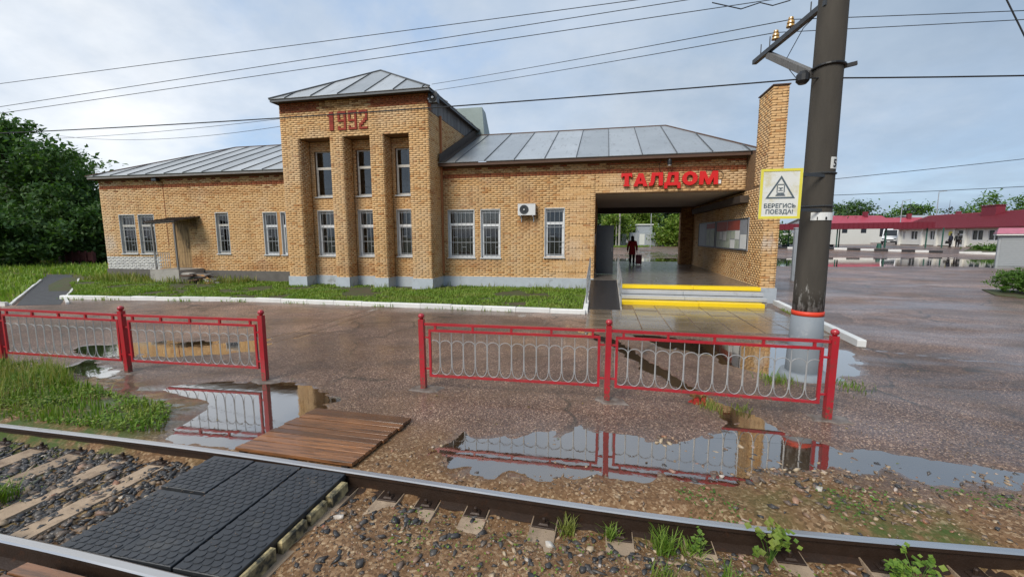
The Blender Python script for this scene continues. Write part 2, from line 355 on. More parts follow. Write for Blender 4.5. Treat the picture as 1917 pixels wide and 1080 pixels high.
def ground_mat():
    m, t = newmat('wet_forecourt_ground')
    P = t.pos()
    z = t.n('ShaderNodeAttribute', attribute_name='zone'); sp = t.n('ShaderNodeSeparateColor'); t.set(sp.inputs[0], z.outputs['Color'])
    dirt, green, deep = sp.outputs[0], sp.outputs[1], sp.outputs[2]
    v = t.voro(P, 75); vs = t.n('ShaderNodeSeparateColor'); t.set(vs.inputs[0], v)
    agg = t.ramp(vs.outputs[0], [(0, (.062, .042, .034)), (.35, (.12, .079, .060)), (.65, (.185, .122, .092)), (.86, (.275, .19, .142)), (1, (.54, .42, .32))])
    base = t.ramp(t.noise(P, .45, 6, .62), [(.32, (.60, .53, .50)), (.48, (.96, .87, .83)), (.66, (1.36, 1.24, 1.19))])
    asp = t.mix(1.0, agg, base, 'MULTIPLY')
    mud = t.ramp(t.noise(P, .7, 5, .6, .4), [(.52, 0), (.70, .7)])
    asp = t.mix(mud, asp, (.12, .072, .042))
    pdv = t.n('ShaderNodeVectorMath', operation='ADD'); t.set(pdv.inputs[0], P)
    nzp = t.n('ShaderNodeTexNoise'); t.set(nzp.inputs['Vector'], P); nzp.inputs['Scale'].default_value = .9; nzp.inputs['Detail'].default_value = 5
    t.set(pdv.inputs[1], nzp.outputs['Color'])
    pc = t.n('ShaderNodeSeparateColor'); t.set(pc.inputs[0], t.voro(pdv.outputs[0], .30))
    pm = t.math('ADD', .72, t.math('MULTIPLY', pc.outputs[1], .5))
    asp = t.mix(1.0, asp, t.n('ShaderNodeCombineColor', i_0=pm, i_1=pm, i_2=t.math('MULTIPLY', pm, 1.0)).outputs[0], 'MULTIPLY')
    sx_ = t.n('ShaderNodeSeparateXYZ'); t.set(sx_.inputs[0], P)
    lane = t.math('ADD', t.math('MULTIPLY', sx_.outputs[1], 1.0), t.math('MULTIPLY', sx_.outputs[0], -.42))
    lane = t.math('ADD', lane, t.math('MULTIPLY', t.noise(P, .3, 3), 1.6))
    trk = t.ramp(t.math('FRACT', t.math('MULTIPLY', lane, .31)), [(.10, 0), (.16, 1), (.24, 1), (.30, 0), (.62, 0), (.68, .8), (.75, .8), (.80, 0)])
    trk = t.math('MULTIPLY', trk, t.ramp(t.noise(P, .55, 4, .6), [(.45, 0), (.62, .55)]))
    asp = t.mix(trk, asp, (.06, .045, .036))
    pd = t.n('ShaderNodeVectorMath', operation='ADD'); t.set(pd.inputs[0], P)
    nzv = t.n('ShaderNodeTexNoise'); t.set(nzv.inputs['Vector'], P); nzv.inputs['Scale'].default_value = 1.2
    sv_ = t.n('ShaderNodeVectorMath', operation='SCALE'); t.set(sv_.inputs[0], nzv.outputs['Color']); sv_.inputs['Scale'].default_value = 1.1; t.set(pd.inputs[1], sv_.outputs[0])
    ck = t.ramp(t.voro(pd.outputs[0], .38, 'Distance', 'DISTANCE_TO_EDGE'), [(0, 1), (.010, .6), (.02, 0)])
    ck = t.math('MULTIPLY', ck, t.ramp(t.noise(P, .35, 3), [(.46, 0), (.56, .8)]))
    asp = t.mix(ck, asp, (.03, .026, .02))
    v2 = t.voro(P, 48); v2s = t.n('ShaderNodeSeparateColor'); t.set(v2s.inputs[0], v2)
    drt = t.ramp(v2s.outputs[0], [(0, (.085, .048, .025)), (.5, (.19, .108, .054)), (.8, (.28, .175, .098)), (1, (.46, .34, .21))])
    drt = t.mix(t.ramp(t.noise(P, 5, 6, .7), [(.35, 0), (.65, .75)]), drt, (.16, .085, .038))
    c = t.mix(dirt, asp, drt)
    gm = t.math('MULTIPLY', green, t.ramp(t.noise(P, 3.0, 6, .7), [(.38, 0), (.55, 1)]))
    c = t.mix(gm, c, (.055, .085, .018))
    c = t.mix(t.math('MULTIPLY', deep, .75), c, (.085, .052, .03))          # silt in the hollows
    wet = t.ramp(t.noise(t.scl(P, (.55, 1.5, 1)), .55, 6, .62, .6), [(.36, 0), (.62, 1)])
    rough = t.math('SUBTRACT', .60, t.math('MULTIPLY', wet, .26))
    rough = t.math('ADD', rough, t.math('MULTIPLY', dirt, .18))
    h = t.math('ADD', t.math('MULTIPLY', t.voro(P, 75, 'Distance'), -.7), t.math('MULTIPLY', t.noise(P, 26, 4), .6))
    bs = pb(t, Base_Color=c, Roughness=rough); t.set(bs.inputs['Specular IOR Level'], t.math('SUBTRACT', .42, t.math('MULTIPLY', dirt, .25)))
    bs.inputs['Coat Roughness'].default_value = .17
    t.set(bs.inputs['Coat Weight'], t.math('MULTIPLY', t.math('SUBTRACT', 1.0, t.math('MULTIPLY', dirt, .75)), t.math('ADD', .04, t.math('MULTIPLY', wet, .40))))
    bn = t.bump(h, .55, .008); t.set(bs.inputs['Normal'], bn)
    rim = t.ramp(t.math('ADD', deep, t.math('MULTIPLY', t.math('SUBTRACT', t.noise(P, 9, 5, .7), .5), .5)), [(.10, 0), (.5, 1)])
    cw = bs.inputs['Coat Weight'].links[0].from_socket; t.set(bs.inputs['Coat Weight'], t.math('MAXIMUM', cw, rim))
    t.set(bs.inputs['Coat Roughness'], t.math('SUBTRACT', .17, t.math('MULTIPLY', rim, .13)))
    t.set(bs.inputs['Coat Normal'], t.bump(t.noise(P, 30, 3), .10, .01))
    finish(t, bs); return m
M['ground'] = ground_mat()


# ------------------------------------------------------------------ mesh helpers
class MB:
    """collects simple shapes and links them as ONE mesh object"""
    def __init__(s): s.v = []; s.f = []; s.m = []; s.mi = 0; s.smooth = False
    def add(s, vs, fs):
        b = len(s.v); s.v += [tuple(v) for v in vs]
        for f in fs: s.f.append(tuple(b + i for i in f)); s.m.append(s.mi)
        return s
    def box(s, x0, x1, y0, y1, z0, z1):
        return s.add([(x0, y0, z0), (x1, y0, z0), (x1, y1, z0), (x0, y1, z0), (x0, y0, z1), (x1, y0, z1), (x1, y1, z1), (x0, y1, z1)],
                     [(0, 3, 2, 1), (4, 5, 6, 7), (0, 1, 5, 4), (1, 2, 6, 5), (2, 3, 7, 6), (3, 0, 4, 7)])
    def bev(s, x0, x1, y0, y1, z0, z1, b=.01):
        """box with its upper edges cut"""
        vs = [(x0, y0, z0), (x1, y0, z0), (x1, y1, z0), (x0, y1, z0), (x0, y0, z1 - b), (x1, y0, z1 - b), (x1, y1, z1 - b), (x0, y1, z1 - b),
              (x0 + b, y0 + b, z1), (x1 - b, y0 + b, z1), (x1 - b, y1 - b, z1), (x0 + b, y1 - b, z1)]
        fs = [(0, 3, 2, 1), (0, 1, 5, 4), (1, 2, 6, 5), (2, 3, 7, 6), (3, 0, 4, 7), (4, 5, 9, 8), (5, 6, 10, 9), (6, 7, 11, 10), (7, 4, 8, 11), (8, 9, 10, 11)]
        return s.add(vs, fs)
    def hexa(s, bot, top):
        return s.add(list(bot) + list(top), [(3, 2, 1, 0), (4, 5, 6, 7), (0, 1, 5, 4), (1, 2, 6, 5), (2, 3, 7, 6), (3, 0, 4, 7)])
    def beam(s, a, b, wd, ht, upv=(0, 0, 1)):
        a = Vector(a); b = Vector(b); d = (b - a).normalized(); u = Vector(upv)
        if abs(d.dot(u)) > .98: u = Vector((0, 1, 0))
        r = d.cross(u).normalized(); u = r.cross(d).normalized()
        q = [(-1, -1), (1, -1), (1, 1), (-1, 1)]
        A = [a + r * (i * wd / 2) + u * (j * ht / 2) for i, j in q]; B = [b + r * (i * wd / 2) + u * (j * ht / 2) for i, j in q]
        return s.add(A + B, [(0, 1, 2, 3), (7, 6, 5, 4), (0, 4, 5, 1), (1, 5, 6, 2), (2, 6, 7, 3), (3, 7, 4, 0)])
    def tube(s, path, rad, seg=6, closed=False, cap=True):
        P = [Vector(p) for p in path]; n = len(P); rad = rad if hasattr(rad, '__len__') else [rad] * n
        rings = []; ref = None
        for i in range(n):
            if closed: d = P[(i + 1) % n] - P[i - 1]
            else: d = P[min(i + 1, n - 1)] - P[max(i - 1, 0)]
            d.normalize()
            if ref is None:
                ref = Vector((0, 0, 1)) if abs(d.z) < .9 else Vector((1, 0, 0))
            x = (ref - d * ref.dot(d)).normalized(); y = d.cross(x); ref = x
            rings.append([P[i] + (x * math.cos(2 * math.pi * k / seg) + y * math.sin(2 * math.pi * k / seg)) * rad[i] for k in range(seg)])
        vs = [v for r_ in rings for v in r_]; fs = []
        for i in range(n if closed else n - 1):
            j = (i + 1) % n
            for k in range(seg): fs.append((i * seg + k, i * seg + (k + 1) % seg, j * seg + (k + 1) % seg, j * seg + k))
        if cap and not closed: fs.append(tuple(range(seg))[::-1]); fs.append(tuple((n - 1) * seg + k for k in range(seg)))
        return s.add(vs, fs)
    def lathe(s, prof, c=(0, 0, 0), seg=16):
        vs = []; fs = []
        for r_, z in prof:
            for k in range(seg):
                a = 2 * math.pi * k / seg; vs.append((c[0] + r_ * math.cos(a), c[1] + r_ * math.sin(a), c[2] + z))
        for i in range(len(prof) - 1):
            for k in range(seg): fs.append((i * seg + k, i * seg + (k + 1) % seg, (i + 1) * seg + (k + 1) % seg, (i + 1) * seg + k))
        fs.append(tuple(range(seg))[::-1]); fs.append(tuple((len(prof) - 1) * seg + k for k in range(seg)))
        return s.add(vs, fs)
    def slab(s, poly, th, nrm=None):
        """polygon in space, thickened to the back"""
        P = [Vector(p) for p in poly]
        if nrm is None: nrm = (P[1] - P[0]).cross(P[2] - P[0]).normalized()
        nrm = Vector(nrm); Q = [p - nrm * th for p in P]; n = len(P)
        return s.add(P + Q, [tuple(range(n)), tuple(range(2 * n - 1, n - 1, -1))] + [(i, n + i, n + (i + 1) % n, (i + 1) % n) for i in range(n)])
    def mesh(s, name, mats):
        me = bpy.data.meshes.new(name); me.from_pydata(s.v, [], s.f)
        for m in (mats if isinstance(mats, (list, tuple)) else [mats]): me.materials.append(m)
        if any(s.m): me.polygons.foreach_set('material_index', s.m)
        if s.smooth: me.polygons.foreach_set('use_smooth', [True] * len(s.f))
        me.update(); return me
    def build(s, name, mats, parent=None, **kw):
        return link(name, s.mesh(name, mats), parent, **kw)
def link(name, data, parent=None, label=None, cat=None, group=None, kind=None, loc=None, rot=None):
    o = bpy.data.objects.new(name, data); COL.objects.link(o)
    if parent:
        o.parent = parent
        if parent.name in WINV: o.matrix_parent_inverse = WINV[parent.name]
    if loc is not None: o.location = loc
    if rot is not None: o.rotation_euler = rot
    if label: o['label'] = label
    if cat: o['category'] = cat
    if group: o['group'] = group
    if kind: o['kind'] = kind
    return o
def thing(name, label, cat, loc=(0, 0, 0), rz=0, group=None):
    return link(name, None, None, label, cat, group, None, loc, (0, 0, rz))
WINV = {}
def wthing(name, label, cat, loc, group=None):
    """a thing whose parts are drawn in world coordinates"""
    o = thing(name, label, cat, loc, 0, group); WINV[o.name] = Matrix.Translation(-Vector(loc)); return o
def copy_tree(o, parent=None):
    c = o.copy(); COL.objects.link(c)
    if parent: c.parent = parent
    for ch in list(o.children): copy_tree(ch, c)
    return c
def np_mesh(name, V, F, mats, smooth=False):
    V = np.asarray(V, np.float32).reshape(-1, 3); F = np.asarray(F, np.int32)
    k = F.shape[1]; me = bpy.data.meshes.new(name)
    me.vertices.add(len(V)); me.vertices.foreach_set('co', V.ravel())
    me.loops.add(F.size); me.loops.foreach_set('vertex_index', F.ravel())
    me.polygons.add(len(F)); me.polygons.foreach_set('loop_start', np.arange(0, F.size, k, dtype=np.int32))
    if smooth: me.polygons.foreach_set('use_smooth', np.ones(len(F), bool))
    me.update(calc_edges=True)
    for m in (mats if isinstance(mats, (list, tuple)) else [mats]): me.materials.append(m)
    return me
def inst(base_v, base_f, mats4):
    """many transformed copies of one small mesh, as arrays (mats4: n x 3 x 3 rotations*scale, n x 3 offsets)"""
    A, O = mats4
    V = np.einsum('nij,vj->nvi', A, base_v) + O[:, None, :]
    n, k = len(A), len(base_v)
    F = (base_f[None] + (np.arange(n) * k)[:, None, None]).reshape(-1, base_f.shape[1])
    return V.reshape(-1, 3), F
def rand_rot(n, tilt=None):
    a = rng.uniform(0, 2 * np.pi, n); c, s = np.cos(a), np.sin(a); Z = np.zeros((n, 3, 3))
    Z[:, 0, 0] = c; Z[:, 0, 1] = -s; Z[:, 1, 0] = s; Z[:, 1, 1] = c; Z[:, 2, 2] = 1
    if tilt is None: tilt = np.pi
    b = rng.uniform(-tilt, tilt, n); c, s = np.cos(b), np.sin(b); X = np.zeros((n, 3, 3))
    X[:, 0, 0] = 1; X[:, 1, 1] = c; X[:, 1, 2] = -s; X[:, 2, 1] = s; X[:, 2, 2] = c
    a2 = rng.uniform(0, 2 * np.pi, n); c, s = np.cos(a2), np.sin(a2); Y = np.zeros((n, 3, 3))
    Y[:, 0, 0] = c; Y[:, 0, 1] = -s; Y[:, 1, 0] = s; Y[:, 1, 1] = c; Y[:, 2, 2] = 1
    return Z @ X @ Y
def vnoise(x, y, sc, seed=0, octv=4):
    """cheap value noise on arrays"""
    tot = np.zeros_like(x, dtype=float); amp = 1.0; nrm = 0
    for o in range(octv):
        f = sc * 2 ** o; X = x * f + seed * 13.7 + o * 5.1; Y = y * f + seed * 7.3 - o * 3.3
        xi = np.floor(X).astype(int); yi = np.floor(Y).astype(int); u = X - xi; v = Y - yi
        u = u * u * (3 - 2 * u); v = v * v * (3 - 2 * v)
        def hsh(a, b):
            n = (a * 374761393 + b * 668265263 + (seed + o * 31) * 974634777) & 0x7fffffff
            n = ((n ^ (n >> 13)) * 1274126177) & 0x7fffffff
            return ((n ^ (n >> 16)) & 0xffff) / 65535.0
        a = hsh(xi, yi); b = hsh(xi + 1, yi); c = hsh(xi, yi + 1); d = hsh(xi + 1, yi + 1)
        tot += amp * ((a * (1 - u) + b * u) * (1 - v) + (c * (1 - u) + d * u) * v); nrm += amp; amp *= .55
    return tot / nrm
def sstep(a, b, x): 
    q = np.clip((x - a) / (b - a), 0, 1); return q * q * (3 - 2 * q)
def sdf(poly, X, Y):
    """signed distance, positive inside"""
    P = np.array(poly, float); d = np.full(X.shape, 1e9); ins = np.zeros(X.shape, bool); n = len(P)
    for i in range(n):
        a, b = P[i], P[(i + 1) % n]; e = b - a
        wx, wy = X - a[0], Y - a[1]; q = np.clip((wx * e[0] + wy * e[1]) / (e @ e), 0, 1)
        d = np.minimum(d, (wx - e[0] * q) ** 2 + (wy - e[1] * q) ** 2)
        c = ((a[1] <= Y) != (b[1] <= Y)) & (X < (b[0] - a[0]) * (Y - a[1]) / ((b[1] - a[1]) + 1e-12) + a[0])
        ins ^= c
    d = np.sqrt(d); return np.where(ins, d, -d)
def in_poly(poly, X, Y): return sdf(poly, X, Y)
# ------------------------------------------------------------------ the ground, one sheet to the horizon
PUD = {
 'brown puddle reflecting the left red railing, beside the wooden crossing': ([(-8.9, 5.7), (-7.4, 5.15), (-6.4, 4.7), (-5.6, 5.2), (-4.4, 5.35), (-3.35, 4.95), (-3.3, 4.4), (-3.45, 3.5), (-4.0, 3.40), (-4.9, 3.42), (-5.1, 4.05), (-6.1, 4.25), (-7.4, 4.55), (-8.8, 5.0)], .12),
 'long shallow puddle reflecting the right red railing, beside the gravel': ([(-1.75, 3.65), (-1.5, 4.3), (-.1, 4.62), (.9, 4.58), (1.35, 5.0), (1.75, 5.3), (2.1, 5.0), (2.4, 4.82), (3, 4.75), (3.8, 4.56), (6.5, 4.5), (8, 4.3), (6.5, 4.0), (3.64, 4.22), (2.13, 4.22), (1.27, 3.9), (.16, 3.62), (-1.3, 3.45)], .22),
 'narrow muddy rill crossing the asphalt diagonally under the right railing': ([(-.6, 9.75), (-.3, 9.8), (.42, 8.75), (1.0, 7.3), (1.5, 5.95), (2.0, 5.3), (1.5, 5.05), (1.12, 5.9), (.66, 7.2), (.1, 8.6)], .12),
 'dark puddle between the paving slabs and the right railing': ([(.7, 9.5), (2.7, 9.3), (4.7, 9.0), (4.5, 8.3), (3.9, 7.3), (3.4, 7.0), (2.6, 7.0), (2.2, 7.6), (1.3, 8.5)], .35),
 'shallow puddle behind the left red railing': ([(-10.5, 6.4), (-9.0, 6.9), (-6.9, 7.4), (-6.3, 6.7), (-7.6, 6.0), (-9.5, 5.8)], .3),
 'wide sheet of rain water before the bus station kerb': ([(11, 33.5), (16, 34), (26, 34), (31, 38), (36, 45), (30, 47), (22, 46.5), (16, 44), (12, 40)], 4.0),
 'streaky rain water on the yard seen through the passage': ([(-2, 33), (3, 31.5), (8, 33), (10, 46), (6, 50), (1, 43)], 6.5),
}
CRACKS = [[(-9.2, 5.95), (-7.82, 6.66), (-6.9, 7.52), (-6.68, 8.8), (-6.66, 10.6), (-6.5, 11.7)], [(-7.6, 6.1), (-6.75, 6.75), (-6.35, 7.8), (-6.3, 9.0), (-6.3, 10.6)], [(-2.8, 11.6), (-1.9, 11.1), (-1.09, 10.36), (-.3, 9.5)], [(4.9, 9.1), (6.2, 8.6), (7.4, 8.5), (9, 8.1)]]
def raw_depth(X, Y):
    dep = np.zeros_like(X, dtype=float)
    for k, (poly, amp) in PUD.items():
        P = np.array(poly); x0, y0 = P.min(0) - 1.5; x1, y1 = P.max(0) + 1.5
        m = (X > x0) & (X < x1) & (Y > y0) & (Y < y1)
        if not m.any(): continue
        xs, ys = X[m], Y[m]
        big = np.ptp(P[:, 0]) > 12
        nz_ = vnoise(xs * .22, ys * .9, 1.0, 6, 4) if big else vnoise(xs, ys, 2.2, 5, 4)
        s_ = sdf(poly, xs, ys) + (nz_ - .5) * amp * 2
        dep[m] = np.maximum(dep[m], sstep(-.22 * (6 if big else 1), .42 * (4 if big else 1), s_))
    return dep
def ground_z(X, Y):
    X = np.asarray(X, float); Y = np.asarray(Y, float)
    fd = .978 * Y - .207 * X
    far = .57 * sstep(42, 53, fd)
    z = (vnoise(X, Y, .35, 1, 3) - .5) * .010 + (vnoise(X, Y, 3.0, 2, 3) - .5) * .007
    z = z + .004
    nearm = (np.abs(X) < 16) & (Y < 5) & (Y > 1)
    # stony island ground in and beside the right-hand puddle
    isl = sstep(5.0, 4.0, Y) * sstep(-2.2, -1.2, X) * sstep(30, 8, X)
    z = z + isl * (vnoise(X, Y, 4.5, 3, 4) - .46) * .034
    dep = raw_depth(X, Y)
    z = z + (vnoise(X, Y, 7.0, 14, 3) - .5) * .026 * sstep(.03, .35, dep) * sstep(1.15, .6, dep) - dep * .034
    for ln in CRACKS:
        for (ax, ay), (bx_, by) in zip(ln[:-1], ln[1:]):
            m = (X > min(ax, bx_) - .4) & (X < max(ax, bx_) + .4) & (Y > min(ay, by) - .4) & (Y < max(ay, by) + .4)
            if not m.any(): continue
            xs, ys = X[m], Y[m]; ex, ey = bx_ - ax, by - ay; q = np.clip(((xs - ax) * ex + (ys - ay) * ey) / (ex * ex + ey * ey), 0, 1)
            dd = np.hypot(xs - ax - ex * q, ys - ay - ey * q) + (vnoise(xs, ys, 3, 88, 3) - .5) * .07; g_ = sstep(.075, .015, dd)
            z[m] -= g_ * .010; dep[m] = np.maximum(dep[m], g_ * .5)
    # grassy bank left of the wooden crossing
    bank = sstep(-4.55, -5.2, X + .55 * (vnoise(X, Y, 1.5, 9, 3) - .5)) * sstep(5.1, 4.4, Y + .12 * X + .9)
    z = z + bank * .05
    # trackbed
    tb = sstep(3.42, 3.10, Y)
    mudf = sstep(-2.3, -1.9, X) * sstep(3.02, 2.72, Y + (vnoise(X, Y, 2.2, 71, 3) - .5) * .35)
    z = z * (1 - tb) + tb * (-.105 + mudf * .052 + (vnoise(X, Y, 5, 4, 4) - .5) * .05)
    return z + far, dep, bank, tb
def axis(parts):
    out = []
    for a, b, st in parts: out += list(np.arange(a, b - 1e-9, st))
    return np.array(out)
def geo(a, b, n): return list(a + (b - a) * (np.linspace(0, 1, n) ** 3))
gx = np.array(sorted(set(np.round(geo(-15, -1500, 24)[1:] + list(axis([(-15, -9, .1), (-9, 5, .05), (5, 9, .1), (9, 48, .55)])) + geo(48, 1500, 22), 3))))
gy = np.array(sorted(set(np.round(geo(0, -600, 14)[1:] + list(axis([(0, 1.6, .2), (1.6, 6.2, .045), (6.2, 10, .1), (10, 28, .6), (28, 58, .5)])) + geo(58, 2500, 24), 3))))
GX, GY = np.meshgrid(gx, gy)
GZ, DEP, BANK, TB = ground_z(GX, GY)
ny, nx = GX.shape
idx = np.arange(nx * ny).reshape(ny, nx)
F = np.stack([idx[:-1, :-1].ravel(), idx[:-1, 1:].ravel(), idx[1:, 1:].ravel(), idx[1:, :-1].ravel()], 1)
me = np_mesh('ground', np.stack([GX, GY, GZ], -1), F, M['ground'], True)
dirt = np.clip(sstep(4.6, 3.7, GY + (vnoise(GX, GY, 1.4, 8, 4) - .5) * 1.3) + TB, 0, 1)
green = np.clip(BANK + sstep(.5, .75, vnoise(GX, GY, .9, 17, 4)) * sstep(4.5, 3.6, GY) * sstep(.6, 2.2, GX) * (1 - TB) + .35 * TB * sstep(.52, .7, vnoise(GX, GY, 1.2, 19, 3)), 0, 1)
off = sstep(-19, -24, GX) * sstep(4, 8, GY)
green = np.clip(green + off, 0, 1); dirt = np.clip(dirt + off, 0, 1)
ca = me.color_attributes.new('zone', 'FLOAT_COLOR', 'POINT')
ca.data.foreach_set('color', np.stack([dirt.ravel(), green.ravel(), DEP.ravel(), np.ones(nx * ny)], 1).astype(np.float32).ravel())
ground = link('ground', me, kind='structure', label='wet brownish asphalt forecourt and muddy verge with stones pressed into it')
for lab, (poly, amp) in PUD.items():
    P = np.array(poly); big = np.ptp(P[:, 0]) > 9; e = 1.2 if np.ptp(P[:, 0]) > 12 else .35
    x0, y0 = P.min(0) - e; x1, y1 = P.max(0) + e
    if 'long shallow' in lab: y0 = 3.44
    if 'left red railing, beside' in lab: y0 = 3.42
    z = -.0105 + .0007 * list(PUD).index(lab)
    b = MB(); b.add([(x0, y0, z), (x1, y0, z), (x1, y1, z), (x0, y1, z)], [(0, 1, 2, 3)])
    b.build('puddle', M['water'], kind='structure', label=lab)
def gz(x, y): return float(ground_z(np.array([float(x)]), np.array([float(y)]))[0][0])

# ------------------------------------------------------------------ railway track
def rail_y(x):
    px = np.array([-40, -9, -6.57, -5.42, -4.38, -3.4, -2.48, -1.72, -.94, -.49, .33, 1.07, 1.76, 2.43, 2.81, 5, 30]); py = np.array([3.15, 3.25, 3.27, 3.28, 3.285, 3.275, 3.235, 3.205, 3.17, 3.15, 3.125, 3.125, 3.155, 3.215, 3.25, 3.36, 3.5])
    return np.interp(x, px, py)
_xs = np.linspace(-40, 30, 701); _ys = rail_y(_xs); _k = np.hanning(23); _k /= _k.sum()
_ys = np.convolve(np.pad(_ys, 11, 'edge'), _k, 'valid')
def ry(x): return float(np.interp(x, _xs, _ys))
track = thing('railway_track', 'single railway track of rusty rails on buried concrete sleepers, crossing the foreground', 'railway track')
ZT, ZF = .06, -.115
prof = [(-.075, ZF), (-.075, ZF + .012), (-.012, ZF + .035), (-.011, ZT - .042), (-.034, ZT - .034), (-.034, ZT - .007), (-.022, ZT), (.022, ZT), (.034, ZT - .007), (.034, ZT - .034), (.011, ZT - .042), (.012, ZF + .035), (.075, ZF + .012), (.075, ZF)]
def rail(off_):
    b = MB(); xs = np.concatenate([np.linspace(-40, -9, 12), np.arange(-8.8, 5, .2), np.linspace(5, 30, 10)])
    k = len(prof); vs = []
    for x in xs:
        for a, z in prof: vs.append((x, ry(x) + off_ + a, z))
    b.v = vs
    for i in range(len(xs) - 1):
        for j in range(k):
            b.f.append((i * k + j, (i + 1) * k + j, (i + 1) * k + (j + 1) % k, i * k + (j + 1) % k)); b.m.append(1 if j in (5, 6, 7) else 0)
    return b.build('rail', [M['rail'], M['railtop']], track)
rail(0); rail(-1.33)
sl = MB(); sl.hexa([(-.13, -1.25, -.2), (.13, -1.25, -.2), (.13, 1.25, -.2), (-.13, 1.25, -.2)], [(-.10, -1.23, 0), (.10, -1.23, 0), (.10, 1.23, 0), (-.10, 1.23, 0)])
sl_me = sl.mesh('sleeper', M['sleeper'])
fa = MB(); fa.bev(-.04, .04, -.135, -.075, 0, .03, .010); fa.lathe([(.015, 0), (.015, .035), (.010, .042)], (0, -.105, .025), 8); fa.bev(-.04, .04, .075, .135, 0, .03, .010); fa.bev(-.09, .09, -.15, .15, -.004, .014, .004)
fa_me = fa.mesh('rail_fastening', M['rail'])
for x in [-6.35, -5.82, -5.28, -4.72, -4.24, -3.7, -3.2, -2.7, -2.2, -1.75, -1.38, -.95, -.41, .18, .74, 1.33, 1.9, 2.45, 3.0, 3.6]:
    zt = -.098 if x < -3.9 else (-.096 + random.uniform(-.006, .01))
    o = link('sleeper', sl_me, track, loc=(x, ry(x) - .665, zt + .015), rot=(0, random.uniform(-.02, .02), random.uniform(-.03, .03)))
    for yy in (0, -1.33):
        link('rail_fastening', fa_me, o, loc=(0, yy + .665, -.004 - .0))

# stones on the track bed: the biggest ones singly, the rest as loose mass
import bmesh

def stone_shape(seed):
    """angular lump of crushed rock: the hull of a few random points"""
    r_ = np.random.default_rng(seed + 50); b = bmesh.new()
    for k in range(11):
        p = r_.uniform(-1, 1, 3); p = p / max(np.abs(p).max(), .35) * r_.uniform(.75, 1.0); b.verts.new(p * np.array([1.25, .85, .50]))
    bmesh.ops.convex_hull(b, input=b.verts[:]); bmesh.ops.delete(b, geom=[v for v in b.verts if not v.link_faces], context='VERTS'); bmesh.ops.triangulate(b, faces=b.faces[:]); b.verts.index_update()
    V = np.array([v.co[:] for v in b.verts]); F_ = np.array([[v.index for v in f.verts] for f in b.faces]); b.free(); return V, F_
SHAPES = [stone_shape(i) for i in range(8)]
def dens_ok(x, y, seed, lo, hi): return vnoise(x, y, 1.1, seed, 3) + rng.uniform(-.12, .12, len(x)) > rng.uniform(lo, hi, len(x))
def scatter(n, x0, x1, y0, y1, s0, s1, mats, name, label, keep=None, flat=.55, sink=.42):
    x = rng.uniform(x0, x1, n); y = rng.uniform(y0, y1, n)
    if keep is not None:
        k = keep(x, y); x, y = x[k], y[k]
    z = ground_z(x, y)[0]; s_ = s0 + (s1 - s0) * rng.random(len(x)) ** 2.2
    Vs = []; Fs = []; b = 0
    for i, sh in enumerate(SHAPES):
        q = np.arange(len(x)) % 8 == i
        A = rand_rot(q.sum(), .5) * s_[q][:, None, None]
        V, F_ = inst(sh[0], sh[1], (A, np.stack([x[q], y[q], z[q] + s_[q] * flat * (.6 - sink)], 1)))
        Vs.append(V); Fs.append(F_ + b); b += len(V)
    return link(name, np_mesh(name, np.concatenate(Vs), np.concatenate(Fs), mats), ground, kind='stuff', label=label)
def in_track(x, y): 
    ryv = np.interp(x, _xs, _ys); a = (np.abs(y - ryv) > .085) & (np.abs(y - ryv + 1.33) > .085)
    mat_ = (x > -3.7) & (x < -2.1) & (y > 1.93) & (y < 3.25)
    return a & ~mat_
scatter(19000, -9, -3.3, 1.2, 3.22, .012, .042, M['darkstone'], 'ballast', 'wet dark ballast between the rails left of the rubber crossing', lambda x, y: in_track(x, y) & dens_ok(x, y, 31, .22, .5))
scatter(1300, -9, -3.3, 1.2, 3.22, .010, .055, M['pebble'], 'pale_gravel', 'pale stones lying among the dark ballast', lambda x, y: in_track(x, y) & dens_ok(x, y, 36, .3, .6))
scatter(1700, -2.2, 4.2, 1.6, 3.12, .008, .040, M['darkstone'], 'ballast', 'dark stones half sunk in the mud inside the track', lambda x, y: in_track(x, y) & dens_ok(x, y, 34, .30, .55))
scatter(4200, -2.2, 4.2, 1.6, 3.12, .006, .028, M['stone'], 'ballast', 'mixed stones half sunk in the mud inside the track', lambda x, y: in_track(x, y) & dens_ok(x, y, 33, .30, .60))
scatter(12000, -2.2, 4.2, 1.6, 3.12, .003, .009, M['pebble'], 'grit', 'fine grit in the mud inside the track', in_track)
scatter(9000, -2.1, 9, 3.22, 4.5, .006, .026, M['pebble'], 'gravel', 'pale gravel between the far rail and the long puddle', lambda x, y: (y > np.interp(x, _xs, _ys) + .06) & dens_ok(x, y, 35, .38, .66) & (y < 4.0 + .12 * np.maximum(x, 0) + vnoise(x, y, 1.5, 41) * .5) & (rng.random(len(x)) < sstep(-2.4, 1.2, x) + .35))
scatter(2600, .6, 9, 3.22, 4.6, .012, .042, M['stone'], 'gravel', 'larger dark and rusty stones scattered along the far rail', lambda x, y: (y > np.interp(x, _xs, _ys) + .07) & dens_ok(x, y, 37, .40, .7))
scatter(9000, -3.2, 6, 3.6, 6.2, .003, .009, M['pebble'], 'grit', 'loose grit on the asphalt between the railings and the rail', lambda x, y: dens_ok(x, y, 39, .35, .6) & (ground_z(x, y)[1] < .3))
st_me = [np_mesh('stone', s_[0], s_[1], M['stone']) for s_ in SHAPES] + [np_mesh('stone', s_[0], s_[1], M['darkstone']) for s_ in SHAPES]
n_st = 0
